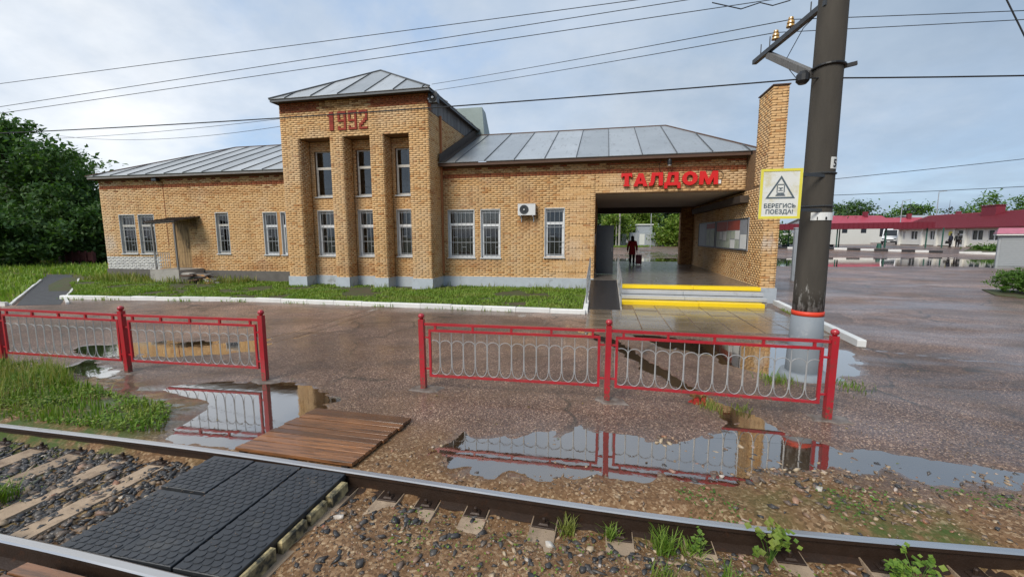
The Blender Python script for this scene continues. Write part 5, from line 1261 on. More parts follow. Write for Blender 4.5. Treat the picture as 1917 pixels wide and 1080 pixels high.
def railing(label, pts):
    f = thing('railing', label, 'railing', (*pts[0], 0), group='red railings between the track and the forecourt')
    org = Vector((*pts[0], 0))
    for i, p in enumerate(pts):
        z = gz(*p); o = link('post', post_me, f, loc=Vector((*p, z)) - org, rot=(random.uniform(-.012, .012), random.uniform(-.012, .012), .04)); link('cap', cap_me, o)
    for a, b_ in zip(pts, pts[1:]):
        za, zb = gz(*a), gz(*b_); d = Vector((b_[0] - a[0], b_[1] - a[1], zb - za)); s_ = d.length / PL_
        th = math.atan2(d.y, d.x); ty_ = -math.asin(d.z / d.length)
        pn = link('panel_frame', FR, f, loc=Vector((*a, za)) - org, rot=(0, ty_, th)); pn.scale = (s_, 1, 1)
        o = link('top_rail', TR, f, loc=Vector((*a, za)) - org, rot=(0, ty_, th)); o.scale = (s_, 1, 1)
        for k in range(NB): link('baluster', BAL, pn, loc=(fx0 + pit * (k + .75), 0, 0))
        for k in range(NB + 1): 
            xx = fx0 + pit * (k + .25); 
            link('hoop', HP, pn, loc=(xx, .001, 0))
railing('red railing of two hooped panels left of the wooden crossing', [(-9.85, 5.06), (-7.37, 5.18), (-4.92, 5.29)])
railing('red railing of two hooped panels right of the wooden crossing, before the concrete pole', [(-2.43, 5.43), (.10, 5.50), (2.63, 5.44)])
for i, (x, y) in enumerate([(-9.85, 5.06), (-7.37, 5.18), (-4.92, 5.29), (-2.43, 5.43), (.10, 5.50), (2.63, 5.44)]):
    b = MB(); n = 12; z = gz(x, y); xo = x + (.05 if i > 2 else 0)
    pr_ = [(random.uniform(.13, .24) * (1.4 if abs(math.cos(k * math.tau / n)) > .6 else 1)) for k in range(n)]
    vs = [(xo + pr_[k] * math.cos(k * math.tau / n), y + pr_[k] * .8 * math.sin(k * math.tau / n), z - .02) for k in range(n)] + [(xo + .72 * pr_[k] * math.cos(k * math.tau / n), y + .58 * pr_[k] * math.sin(k * math.tau / n), z + .014) for k in range(n)]
    b.add(vs, [tuple(range(n, 2 * n))] + [(k, (k + 1) % n, n + (k + 1) % n, n + k) for k in range(n)])
    o = b.build('concrete_footing', M['footing'], ground)

# ------------------------------------------------------------------ concrete pole with its crossarm, signs and wires
PX, PY = 3.05, 7.1
up_ = wthing('utility_pole', 'thick old concrete utility pole with grey painted foot beside the right red railing', 'utility pole', (PX, PY, 0))
def cyl(z0, z1, r0_, r1_, name, mt, seg=28):
    b = MB(); n = max(2, int((z1 - z0) / .3)); b.lathe([(r0_ + (r1_ - r0_) * k / n, z0 + (z1 - z0) * k / n) for k in range(n + 1)], (PX, PY, 0), seg); b.smooth = False
    o = b.build(name, M[mt], up_)
    for p in o.data.polygons: p.use_smooth = len(p.vertices) == 4
    return o
cyl(1.03, 7.4, .202, .168, 'shaft', 'pole_wash'); cyl(.96, 1.029, .210, .209, 'red_band', 'orange'); cyl(-.1, .959, .245, .208, 'painted_foot', 'pole_paint'); cyl(-.1, .10, .36, .30, 'collar', 'pole_paint')
b = MB(); b.beam((2.93, 6.98, 5.30), (2.66, 9.02, 5.30), .075, .075); b.build('crossarm', M['darkbar'], up_)
b = MB(); b.beam((2.86, 7.12, 4.42), (2.745, 8.55, 5.24), .09, .10); b.build('brace', M['board'], up_)
b = MB(); b.tube([(PX + .198 * math.cos(a), PY + .198 * math.sin(a), 4.47 - .02 * math.sin(a)) for a in np.linspace(0, math.tau, 25)[:-1]], .02, 6, True); b.beam((PX + .19, PY - .02, 4.48), (PX + .33, PY - .05, 4.50), .04, .05); b.build('clamp', M['black'], up_)
for z in (3.02, 2.56): b = MB(); b.tube([(PX + .202 * math.cos(a), PY + .202 * math.sin(a), z) for a in np.linspace(0, math.tau, 25)[:-1]], .012, 5, True); b.build('strap', M['darkbar'], up_)
for x, y, full in ((2.77, 8.36, 1), (2.83, 7.93, 1), (2.69, 8.80, 0), (2.73, 8.50, 0), (2.90, 7.42, 0)):
    b = MB(); b.tube([(x, y, 5.33), (x, y, 5.50 if full else 5.52)], .009, 5); p_ = b.build('pin', M['darkbar'], up_)
    if full:
        b = MB(); b.lathe([(.03, .0), (.062, .01), (.058, .04), (.035, .055), (.055, .065), (.05, .095), (.028, .11), (.04, .125), (.036, .15), (.015, .16)], (x, y, 5.40), 14); b.build('insulator', M['amber'], p_)
b = MB(); b.lathe([(.05, -.09), (.085, -.05), (.085, .03), (.05, .08)], (2.72, 7.05, 4.36), 12); b.build('cable_clamp', M['black'], up_)
ws = wthing('warning_sign', 'yellow framed sign with a train in a triangle, reading БЕРЕГИСЬ ПОЕЗДА!, hung beside the concrete pole', 'sign', (2.38, 6.6, 2.37))
SX0, SX1, SZ0, SZ1, SY = 2.12, 2.64, 2.375, 3.05, 6.6
b = MB(); b.box(SX0, SX1, SY, SY + .012, SZ0, SZ1); b.build('plate', M['sign_white'], ws)
b = MB(); e = .034
for q in ((SX0, SX0 + e, SZ0, SZ1), (SX1 - e, SX1, SZ0, SZ1), (SX0 + e, SX1 - e, SZ0, SZ0 + e), (SX0 + e, SX1 - e, SZ1 - e, SZ1)): b.box(q[0], q[1], SY - .006, SY - .001, q[2], q[3])
b.build('frame', M['sign_yellow'], ws)
b = MB(); cx_, zc = (SX0 + SX1) / 2 - .0, 0
A, B, C = Vector((cx_, 0, SZ1 - .09)), Vector((cx_ - .185, 0, SZ1 - .40)), Vector((cx_ + .185, 0, SZ1 - .40)); G = (A + B + C) / 3
for p, q in ((A, B), (B, C), (C, A)):
    pi, qi = G + (p - G) * .80, G + (q - G) * .80; b.add([(v.x, SY - .003, v.z) for v in (p, q, qi, pi)], [(0, 1, 2, 3)])
b.build('triangle', M['sign_ink'], ws)
b = MB(); zt = SZ1 - .205
def bx(a, c, z0, z1): b.add([(cx_ + a, SY - .003, z0), (cx_ + c, SY - .003, z0), (cx_ + c, SY - .003, z1), (cx_ + a, SY - .003, z1)], [(0, 1, 2, 3)])
bx(-.042, .042, zt - .012, zt); bx(-.05, -.038, zt - .115, zt - .013); bx(.038, .05, zt - .115, zt - .013); bx(-.03, .03, zt - .058, zt - .048); bx(-.010, .010, zt - .075, zt - .0585); bx(-.028, .028, zt - .092, zt - .082); bx(-.04, .04, zt - .125, zt - .1155); bx(-.05, .05, zt - .142, zt - .129); bx(-.06, .06, zt - .16, zt - .146)
b.build('train_emblem', M['sign_ink'], ws)
def text(body, size, x, y, z, mt, parent, name='lettering', bold=.0, align='CENTER', wide=1.0):
    cu = bpy.data.curves.new(name, 'FONT'); cu.body = body; cu.size = size; cu.align_x = align; cu.offset = bold; cu.fill_mode = 'FRONT'; cu.resolution_u = 3
    tmp = bpy.data.objects.new(name, cu); me = bpy.data.meshes.new_from_object(tmp); bpy.data.objects.remove(tmp); bpy.data.curves.remove(cu)
    me.transform(Matrix.Rotation(R(90), 4, 'X') @ Matrix.Diagonal((wide, 1, 1, 1))); me.materials.clear(); me.materials.append(M[mt])
    o = link(name, me, parent); o.location = (x, y, z); return o
text('БЕРЕГИСЬ', .078, cx_, SY - .004, SZ0 + .15, 'sign_ink', ws, bold=.002); text('ПОЕЗДА!', .078, cx_, SY - .004, SZ0 + .07, 'sign_ink', ws, bold=.002)
for z in (3.0, 2.52): b = MB(); b.beam((SX1 - .1, SY + .026, z - .02), (PX, PY - .18, z - .02), .012, .045); b.build('bracket', M['darkbar'], ws)
def curved_plate(name, label, a0, a1, z0, z1, r_, mt, txts):
    o = wthing(name, label, 'plate', (PX, PY - r_, z0)); b = MB(); n = 8; vs = []
    for k in range(n + 1):
        a = a0 + (a1 - a0) * k / n; vs += [(PX + r_ * math.cos(a), PY + r_ * math.sin(a), z0), (PX + r_ * math.cos(a), PY + r_ * math.sin(a), z1), (PX + (r_ - .006) * math.cos(a), PY + (r_ - .006) * math.sin(a), z0), (PX + (r_ - .006) * math.cos(a), PY + (r_ - .006) * math.sin(a), z1)]
    for k in range(n): i = 4 * k; b.add([], []); b.f += [(i, i + 4, i + 5, i + 1), (i + 2, i + 3, i + 7, i + 6), (i + 1, i + 5, i + 7, i + 3), (i, i + 2, i + 6, i + 4)]; b.m += [0] * 4
    b.v = vs; b.build('plate', M[mt], o)
    for body, sz, a, z in txts:
        tx_ = text(body, sz, 0, 0, 0, 'black', o, bold=.004); tx_.location = (PX + (r_ + .004) * math.cos(a), PY + (r_ + .004) * math.sin(a), z); tx_.rotation_euler = (0, 0, a + math.pi / 2)
AZ = lambda d: R(-90 + d)
curved_plate('number_plate', 'small pale plate with the number 5 high on the concrete pole', AZ(16), AZ(56), 3.075, 3.235, .198, 'sign_white', [('5', .15, AZ(36), 3.10)])
curved_plate('number_plate', 'wide white plate with two small marks round the concrete pole below the number 5', AZ(-40), AZ(58), 2.36, 2.47, .204, 'paper', [('1', .05, AZ(-17), 2.37), ('8', .05, AZ(14), 2.37)])
# grey steel post behind the pole
b = MB(); b.box(8.75, 9.12, 22.2, 22.35, 0, 2.45); b.bev(8.73, 9.14, 22.18, 22.37, 2.45, 2.5, .02); b.box(8.80, 9.07, 22.185, 22.199, .3, 2.3); link('steel_cabinet', b.mesh('steel_cabinet', M['far_grey']), None, 'narrow grey steel post box partly hidden by the concrete pole', 'cabinet')
def wire(label, a, c, sag=.2, r_=.008, n=24):
    a, c = Vector(a), Vector(c); b = MB(); b.tube([a.lerp(c, k / n) - Vector((0, 0, sag * 4 * (k / n) * (1 - k / n))) for k in range(n + 1)], r_, 5)
    return link('overhead_wire', b.mesh('overhead_wire', M['wire']), None, label, 'overhead wire')
def ext(a, c, t0, t1): a, c = Vector(a), Vector(c); return a + (c - a) * t0, a + (c - a) * t1
for lab, a, c in (('highest of the three wires crossing the upper left sky', (-12.51, 7, 5.39), (.32, 7, 5.62)), ('middle one of the three wires crossing the upper left sky', (-12.6, 7, 4.93), (1.0, 7, 5.54)), ('lowest of the three wires crossing the upper left sky towards the pole top', (-12.32, 7, 4.81), (2.0, 7, 5.4))):
    p, q = ext(a, c, -1.2, 1.5 if 'lowest' not in lab else 1.02); wire(lab, p, q, .03, .0055)
wire('thick black cable passing before the tower below the date to the concrete pole', (-26.0, 7.2, 4.86), (2.74, 7.05, 4.34), .22, .0105, 40)
wire('thick black cable leaving the concrete pole to the right', (2.78, 7.0, 4.33), (22, 7, 4.35), .35, .0105)
wire('thin wire from the nearer amber insulator to the tower eave', (2.83, 7.93, 5.52), (-6.2, 15.3, 7.62), .03, .007); wire('thin wire from the farther amber insulator to the tower eave', (2.77, 8.36, 5.52), (-6.2, 15.6, 7.50), .03, .007)
wire('thin wire leaving the nearer insulator to the right of the pole', (2.83, 7.93, 5.52), (26, 8.0, 4.5), .1, .006); wire('thin wire leaving the farther insulator to the right of the pole', (2.77, 8.36, 5.52), (26, 8.3, 4.9), .1, .006)
wire('thin wire from the left side of the tower falling away to the left trees', (-12.95, 16.0, 7.0), (-36, 21, 8.3), .15, .01); wire('second thin wire from the left side of the tower, above the left wing roof', (-12.95, 16.4, 6.85), (-36, 22.5, 8.9), .45, .01)
wire('short steep wire in the upper right corner of the sky', (6.1, 9, 6.5), (7.1, 9, 4.6), .0, .012)
wire('upper of two distant wires over the red bus station roof', (22, 50, 7.7), (60, 50, 11.3), .1, .03); wire('lower of two distant wires over the red bus station roof', (22, 50, 6.15), (60, 50, 7.8), .25, .03)
b = MB(); b.tube([(2.95, 7.25, 5.3), (2.85, 7.5, 5.2), (2.80, 8.0, 4.9), (2.78, 7.4, 4.45)], .006, 5); link('cable', b.mesh('cable', M['wire']), None, 'thin slack wire hanging from the crossarm to the brace of the pole', 'cable')
b = MB(); b.tube([(1.5, 7.2, 5.55), (1.9, 7.2, 5.42), (2.15, 7.2, 5.48), (2.3, 7.15, 5.40), (2.5, 7.1, 5.42), (2.75, 7.1, 5.6), (2.9, 7.1, 5.9)], .008, 5); link('cable', b.mesh('cable', M['wire']), None, 'loose loop of black cable left of the pole at the upper edge', 'cable')

# ------------------------------------------------------------------ people
def person(label, loc, rz, H, jacket, hair_long=True, bag=None, group=None, coat_len=.48, hood=False):
    """one continuous skinned body, clothed"""
    p = thing('person', label, 'person', loc, rz, group)
    s_ = H / 1.65; hip, ch_, nk, hd = .86, 1.24, 1.38, 1.47
    V, E, Rr = [], [], []
    def v(co, r_, par=None):
        V.append(tuple(c * s_ for c in co)); Rr.append(r_ * s_)
        if par is not None: E.append((par, len(V) - 1))
        return len(V) - 1
    root = v((0, 0, hip), .115); wa = v((0, 0, 1.04), .105, root); c = v((0, 0, ch_), .125, wa); n_ = v((0, .005, nk), .05, c); h = v((0, -.012, hd), .078, n_); h2 = v((0, -.01, 1.56), .086, h); v((0, .0, 1.615), .06, h2)
    for sg in (-1, 1):
        hp = v((sg * .085, 0, hip - .07), .088, root); kn = v((sg * .09, -.03 * sg, .47), .056, hp); an = v((sg * .095, .05 * sg, .08), .040, kn); v((sg * .105, .05 * sg - .12, .03), .034, an)
        sh = v((sg * .165, 0, 1.31), .058, c); el = v((sg * .235, .03, 1.05), .042, sh); wr = v((sg * .25, -.03, .82), .028, el); pm = v((sg * .252, -.04, .765), .026, wr)
        for k in range(4): 
            f1 = v((sg * (.245 + .004), -.065 + k * .016, .715), .0085, pm); v((sg * (.235), -.065 + k * .016, .675 - .006 * (k % 2)), .007, f1)
        th_ = v((sg * .232, -.075, .745), .009, pm); v((sg * .222, -.085, .715), .008, th_)
    me = bpy.data.meshes.new('body'); me.from_pydata(V, E, []); me.materials.append(M['skin']); o = link('body', me, p)
    m = o.modifiers.new('skin', 'SKIN'); m.use_smooth_shade = True
    for d, r_ in zip(me.skin_vertices[0].data, Rr): d.radius = (r_, r_)
    me.skin_vertices[0].data[0].use_root = True
    ss = o.modifiers.new('sub', 'SUBSURF'); ss.levels = 1; ss.render_levels = 1
    def loft(name, rr_, mt, extra=None, cap=True):
        b = MB(); seg = 14; vs = []
        for x, y, z, a, bb in rr_:
            for k in range(seg): t_ = k * math.tau / seg; vs.append(((x + a * math.cos(t_)) * s_, (y + bb * math.sin(t_)) * s_, z * s_))
        fs = [(i * seg + k, i * seg + (k + 1) % seg, (i + 1) * seg + (k + 1) % seg, (i + 1) * seg + k) for i in range(len(rr_) - 1) for k in range(seg)]
        b.add(vs, fs + ([tuple(range(seg))[::-1], tuple((len(rr_) - 1) * seg + k for k in range(seg))] if cap else []))
        if extra: extra(b)
        b.smooth = True; return b.build(name, M[mt], p)
    def sleeves(b):
        for sg in (-1, 1): b.tube([Vector(q) * s_ for q in ((sg * .10, 0, 1.32), (sg * .17, 0, 1.31), (sg * .24, .03, 1.06), (sg * .256, -.03, .82))], [.07 * s_, .075 * s_, .062 * s_, .05 * s_], 10)
    zb = 1.0 - coat_len
    loft('coat', [(0, 0, zb, .185, .15), (0, 0, zb + .2, .18, .145), (0, 0, 1.02, .158, .125), (0, 0, 1.2, .185, .135), (0, 0, 1.31, .165, .12), (0, .005, 1.375, .085, .085), (0, .01, 1.42, .066, .07)], jacket, sleeves)
    def legs(b):
        for sg in (-1, 1): b.tube([Vector(q) * s_ for q in ((sg * .08, 0, .86), (sg * .088, 0, .75), (sg * .092, -.03 * sg, .47), (sg * .096, .05 * sg, .09))], [.10 * s_, .098 * s_, .072 * s_, .055 * s_], 10)
    loft('trousers', [(0, 0, .74, .15, .11), (0, 0, .9, .165, .125), (0, 0, 1.02, .14, .11)], 'trousers', legs)
    b = MB()
    for sg in (-1, 1): b.hexa([((sg * .10 + a) * s_, (.05 * sg + y) * s_, 0) for a, y in ((-.045, -.17), (.045, -.17), (.04, .08), (-.04, .08))], [((sg * .10 + a) * s_, (.05 * sg + y) * s_, z * s_) for a, y, z in ((-.03, -.15, .05), (.03, -.15, .05), (.035, .06, .10), (-.035, .06, .10))])
    b.build('shoes', M['black'], p)
    b = MB(); prof_ = [(.07, -.02), (.088, .05), (.096, .11), (.085, .165), (.05, .20), (.01, .212)]
    b.lathe([(r_ * s_, (z + 1.45) * s_) for r_, z in prof_], (0, .018 * s_, 0), 14)
    if hair_long: b.add([((-.085) * s_, .05 * s_, 1.52 * s_), (.085 * s_, .05 * s_, 1.52 * s_), (.10 * s_, .10 * s_, 1.33 * s_), (-.10 * s_, .10 * s_, 1.33 * s_), (-.085 * s_, .105 * s_, 1.52 * s_), (.085 * s_, .105 * s_, 1.52 * s_), (.09 * s_, .135 * s_, 1.33 * s_), (-.09 * s_, .135 * s_, 1.33 * s_)], [(0, 3, 2, 1), (4, 5, 6, 7), (0, 4, 7, 3), (1, 2, 6, 5), (3, 7, 6, 2)])
    b.smooth = True; b.build('hair', M['hair'] if not hood else M[jacket], p)
    return p
person('woman in a dark red coat seen from behind, walking out of the passage', (1.66, 25.0, .515), R(180), 1.62, 'coat', True, coat_len=.42)
sc_ = wthing('suitcase', 'small dark red wheeled suitcase trailing beside the woman in the passage', 'suitcase', (2.02, 24.9, .515))
b = MB(); b.bev(1.86, 2.18, 24.8, 25.0, .57, 1.08, .03); b.build('case', M['case'], sc_)
b = MB(); b.tube([(1.95, 24.98, 1.08), (1.95, 25.0, 1.34), (2.09, 25.0, 1.34), (2.09, 24.98, 1.08)], .011, 6); b.build('handle', M['steel'], sc_)
for x in (1.9, 2.14): b = MB(); b.tube([(x - .015, 24.86, .545), (x + .015, 24.86, .545)], .03, 10); b.build('wheel', M['black'], sc_)
for x in (1.90, 2.02, 2.14): b = MB(); b.bev(x - .03, x + .03, 24.785, 24.80, .62, 1.03, .005); b.build('rib', M['case'], sc_)
# ------------------------------------------------------------------ trees and bushes
def leafcloud(blobs, n, size, mat_, name, parent, spread=2.6, label=None):
    """leaf sized faces in clumps spread through uneven ellipsoids; blobs: (x, y, z, rx, ry, rz)"""
    B = np.array(blobs, float); vol = B[:, 3] * B[:, 4] * B[:, 5]; pr_ = vol ** .7 / (vol ** .7).sum()
    nc = max(8, n // 34); bi = rng.choice(len(B), nc, p=pr_); u = rng.normal(size=(nc, 3)); u /= np.linalg.norm(u, axis=1)[:, None]
    rad = rng.random(nc) ** (1 / 2.6); C = B[bi, :3] + u * rad[:, None] * B[bi, 3:6] * rng.uniform(.82, 1.1, (nc, 1))
    cr = rng.uniform(.5, 1.3, nc) * size * spread
    li = rng.integers(0, nc, n); P = C[li] + rng.normal(size=(n, 3)) * cr[li][:, None] * np.array([1, 1, .62])
    s_ = size * rng.uniform(.6, 1.35, n)
    base = np.array([(0, -1, 0), (.5, -.2, .12), (0, 1, 0), (-.5, -.2, .12)]); f = np.array([(0, 1, 2, 3)])
    V, F_ = inst(base, f, (rand_rot(n) * s_[:, None, None], P))
    return link(name, np_mesh(name, V, F_, M[mat_]), parent, label=label)
def tree(label, loc, blobs, n, size, mat_, trunk_r=.25, group=None, name='tree', mt='bark', lab_cat='tree'):
    """blobs are relative to the foot of the tree"""
    t_ = thing(name, label, lab_cat, loc, 0, group); leafcloud(blobs, n, size, mat_, 'crown', t_)
    b = MB(); top = max(q[2] for q in blobs)
    b.tube([(0, 0, -.1), (.05, .02, top * .35), (-.08, .05, top * .65), (.04, 0, top)], [trunk_r, trunk_r * .75, trunk_r * .5, trunk_r * .12], 8)
    for q in blobs[:9]:
        z0 = min(q[2] * .55, top * .6); b.tube([(0, 0, z0), (q[0] * .5, q[1] * .5, (z0 + q[2]) / 2 + .15), (q[0], q[1], q[2])], [trunk_r * .38, trunk_r * .24, trunk_r * .06], 5)
    b.build('trunk', M[mt], t_); return t_
def crown(h, r_, z0=.25, n=9, seed=0):
    q = random.Random(seed); out = []
    for k in range(n):
        f = (k + .5) / n; z = h * (z0 + (1 - z0) * f * .95); rr_ = r_ * (math.sin(math.pi * min(1, .22 + .72 * (1 - f * .82))) ** .8); a = q.uniform(0, 6.3)
        out.append((math.cos(a) * rr_ * .5, math.sin(a) * rr_ * .5, z, rr_ * q.uniform(.55, .8), rr_ * q.uniform(.55, .8), h * (1 - z0) / n * q.uniform(1.1, 1.7)))
    return out
GT = 'dark trees at the left end of the station'
tree('tallest dark leafy tree at the left edge, overtopping the others', (-47.3, 26, 0), crown(12.0, 3.9, .10, 12, 1), 12500, .19, 'leaf_dark', .3, GT)
tree('dark leafy tree second from the left edge, with a rounded shoulder', (-43.2, 26.5, 0), crown(8.9, 2.7, .08, 10, 2), 8500, .18, 'leaf_dark', .26, GT)
tree('lower dark leafy tree between the tall trees and the station corner', (-41.3, 27, 0), crown(6.6, 2.3, .06, 9, 3), 9000, .18, 'leaf_dark', .2, GT)
tree('low dark tree whose crown touches the left end wall of the station', (-39.6, 27.2, 0), crown(4.8, 2.0, .04, 8, 4), 7000, .17, 'leaf_dark', .18, GT)
tree('bushy dark undergrowth tree behind the grass left of the path', (-41.5, 23.5, 0), crown(4.6, 3.4, .04, 8, 5), 9000, .17, 'leaf_dark', .14, GT)
tree('dark tree farthest back beside the station corner', (-52, 37, 0), crown(7.4, 4.2, .06, 8, 6), 9000, .22, 'leaf_dark', .22, GT)
tree('row of dark low bushes filling the shade beneath the left trees', (-45.5, 29.5, 0), [(-8 + 2.6 * k, .6 * math.sin(k * 2), 1.1, 2.0, 1.5, 1.5) for k in range(8)], 12000, .17, 'leaf_dark', .05, None, 'hedge', lab_cat='hedge')
tree('tall dark tree beyond the left picture edge, behind the tallest one', (-52, 29, 0), crown(11.5, 5, .08, 9, 7), 8000, .25, 'leaf_dark', .3, GT)
tree('light green bush leaning in at the left edge above the rough grass', (-43.6, 19.6, 0), crown(4.9, 2.2, .10, 6, 8), 4500, .16, 'leaf_mid', .1, GT)
b = MB(); b.box(-40.4, -37.6, 25.0, 25.12, .35, 1.0)
for k in range(5): b.box(-40.4 + k * .68, -40.3 + k * .68, 24.9, 25.0, 0, 1.1)
link('fence', b.mesh('fence', M['shade_red']), None, 'dark red plank fence half hidden in the shade of the left trees', 'fence')

def T_(x, y): return gz(x, y)
# ------------------------------------------------------------------ yard beyond the passage
GP = 'trees and bushes seen through the passage'
tree('big bright green bush on the right of the yard, seen through the passage', (11.5, 66, T_(11.5, 66)), [(0, 0, 2.0, 4.1, 3, 2.0), (-2, 0, 1.5, 2.4, 2, 1.6), (2.4, 0, 1.9, 2.4, 2, 1.9), (0, 0, 3.6, 2.2, 2, 1.1)], 9000, .22, 'leaf_bright', .12, GP, 'bush', lab_cat='bush')
tree('bright green tree in the middle of the yard view through the passage', (5.6, 72, T_(5.6, 72)), crown(6.0, 2.6, .15, 7, 12), 5000, .24, 'leaf_bright', .14, GP)
tree('bright bush behind the steel door in the passage view', (1.2, 66, T_(1.2, 66)), crown(4.3, 2.4, .1, 6, 13), 4500, .22, 'leaf_bright', .12, GP, 'bush', lab_cat='bush')
for i, (x, y, h, r_, lab) in enumerate([(-1.5, 84, 10, 4, 'dark tree on the far left of the passage view'), (3, 86, 11, 4.5, 'dark tree behind the two poles in the passage view'), (8.5, 88, 10.5, 4, 'dark tree behind the grey shed in the passage view'), (14, 92, 8, 3.5, 'dark tree behind the big bright bush in the passage view'), (-6, 88, 11, 5, 'dark tree hidden mostly by the passage wall')]):
    tree(lab, (x, y, T_(x, y)), crown(h, r_, .08, 8, 20 + i), 5000, .34, 'leaf_dark', .2, GP)
def upole(label, x, y, h, r_, mt, name='pole'):
    o = wthing(name, label, 'pole', (x, y, T_(x, y))); b = MB(); z = T_(x, y); b.tube([(x, y, z - .1), (x, y, z + h)], [r_, r_ * .75], 8); b.build('shaft', M[mt], o); return o
upole('pale wooden pole left of the pair in the passage view', 1.95, 64, 6.2, .10, 'concrete'); upole('pale concrete pole right of the pair in the passage view', 2.35, 63, 7.0, .15, 'concrete')
o = upole('thin grey lamp post standing in the wet yard beyond the passage', 6.3, 60, 6.5, .06, 'steel', 'lamp_post')
b = MB(); b.beam((6.3, 60, T_(6.3, 60) + 6.5), (6.3, 59.2, T_(6.3, 60) + 6.6), .12, .08); b.build('lamp_head', M['far_grey'], o)
b = MB(); z = T_(1, 68); b.box(-4, 3.6, 68, 68.3, z, z + 1.75); b.box(-4.05, 3.65, 67.95, 68.35, z + 1.75, z + 1.83)
for k in range(5): b.box(-3.9 + k * 1.8, -3.7 + k * 1.8, 67.93, 68, z, z + 1.8)
link('fence', b.mesh('fence', M['bus_wall']), None, 'cream concrete fence behind the woman in the passage view', 'fence')
gs = wthing('shed', 'grey panel shed with a pale upper box in the passage view', 'shed', (6, 68, T_(6, 68))); z = T_(6, 68)
b = MB(); b.box(4.0, 7.6, 66, 68, z, z + 2.0); b.box(5.0, 7.2, 66.5, 69, z + 2.01, z + 3.1); b.build('wall', M['far_grey'], gs)
b = MB(); b.bev(4.9, 7.35, 66.3, 69.1, z + 3.101, z + 3.25, .04); b.build('roof', M['far_white'], gs)
for k in range(3): b = MB(); b.box(4.3 + k * 1.05, 5.05 + k * 1.05, 65.96, 65.999, z + .2, z + 1.8); b.build('door', M['far_white' if k == 1 else 'shed'], gs)
blades(7000, [(-6, 60), (5.6, 61), (7.5, 66), (-6, 67)], .06, .2, lambda x, y: ground_z(x, y)[0], M['grass'], 'grass', 'bright strip of grass before the cream fence in the passage view', .06)
b = MB(); z0, z1 = T_(0, 58), T_(0, 65); b.add([(-6, 58.5, T_(-6, 58.5) + .02), (5.2, 59.5, T_(5.2, 59.5) + .02), (8, 67, T_(8, 67) + .02), (-6, 68, T_(-6, 68) + .02)], [(0, 1, 2, 3)]); b.build('verge', M['soil'], kind='structure')

# ------------------------------------------------------------------ bus station on the right
BX = 46.7
bs = wthing('bus_station', 'long low cream bus station under a crimson metal roof on the right', 'bus station', (BX, 65, .57)); zb = .57
hol = [(79.0, 79.5), (76.3, 77.7), (72.7, 73.8), (64.83, 66.5), (62.4, 64.1), (59, 60.8), (55.5, 57.3), (52, 53.8)]
b = MB(); segs = sorted(hol + [(67.59, 68.81)]); yy = 50.0
for a, c in segs:
    b.box(BX, BX + .3, yy, a, zb - .3, 3.3)
    if (a, c) == (67.59, 68.81): b.box(BX, BX + .3, a, c, 2.78, 3.3)
    else: b.box(BX, BX + .3, a, c, zb - .3, 1.42); b.box(BX, BX + .3, a, c, 2.75, 3.3)
    yy = c
b.box(BX, BX + .3, yy, 79.95, zb - .3, 3.3); b.box(BX + .3, BX + 8, 79.65, 79.95, zb - .3, 3.3); b.box(BX + 7.7, BX + 8, 50, 79.65, zb - .3, 3.3)
b.build('wall', M['bus_wall'], bs)
b = MB(); b.box(BX - .05, BX - .002, 69.2, 80.0, zb - .3, zb + .12); b.box(BX - .05, BX - .002, 50, 67.5, zb - .3, zb + .12); b.build('plinth', M['plinth_dark'], bs)
for k, yq in enumerate((80.0, 75.0, 72.2, 69.1, 67.3, 61.6, 58.2, 54.6)):
    b = MB(); b.box(BX - .28, BX - .003, yq - .18, yq + .18, zb - .25, 3.0); b.build('pilaster', M['bus_wall'], bs)
for a, c in hol:
    f = MB(); f.box(BX + .05, BX + .12, a, a + .07, 1.42, 2.75); f.box(BX + .05, BX + .12, c - .07, c, 1.42, 2.75); f.box(BX + .05, BX + .12, a + .07, c - .07, 1.42, 1.5); f.box(BX + .05, BX + .12, a + .07, c - .07, 2.68, 2.75); f.box(BX + .05, BX + .12, (a + c) / 2 - .05, (a + c) / 2 + .05, 1.5, 2.68)
    w_ = f.build('window', M['pvc'], bs); p = MB(); p.box(BX + .13, BX + .15, a, c, 1.42, 2.75); p.build('pane', M['darkglass'], w_)
f = MB(); f.box(BX + .03, BX + .1, 67.6, 68.8, zb, 2.77); d_ = f.build('door', M['pvc'], bs)
for z0, z1 in ((.9, 1.5), (1.65, 2.1), (2.25, 2.7)): p = MB(); p.box(BX + .02, BX + .0295, 67.8, 68.6, z0, z1); p.build('pane', M['darkglass'], d_)
rf = MB()
for k in range(31):
    y0 = 49.5 + k * 1.0; rf.slab([(BX - .75, y0 + .99, 3.12), (BX - .75, y0, 3.12), (BX + 3.9, y0, 5.18), (BX + 3.9, y0 + .99, 5.18)], .05)
rf.slab([(BX + 8.7, 49.5, 3.12), (BX + 8.7, 80.6, 3.12), (BX + 3.9, 80.6, 5.17), (BX + 3.9, 49.5, 5.17)], .05)
rf.add([(BX - .75, 80.6, 3.1), (BX + 8.7, 80.6, 3.1), (BX + 3.9, 80.6, 5.15)], [(0, 1, 2)])
for k in range(16): z = 3.12 + k * .1287; x = BX - .75 + k * .29; rf.beam((x, 49.5, z + .03), (x, 80.5, z + .03), .05, .03)
r_ = rf.build('roof', M['bus_roof'], bs)
ch = MB(); ch.box(BX + 2.6, BX + 3.6, 67.0, 69.2, 4.3, 5.88); ch.bev(BX + 2.5, BX + 3.7, 66.9, 69.3, 5.88, 5.96, .03); ch.build('chimney', M['bus_fascia'], r_)
b = MB(); b.box(BX - .77, BX - .73, 49.5, 80.6, 2.98, 3.14); b.build('fascia', M['bus_fascia'], r_)
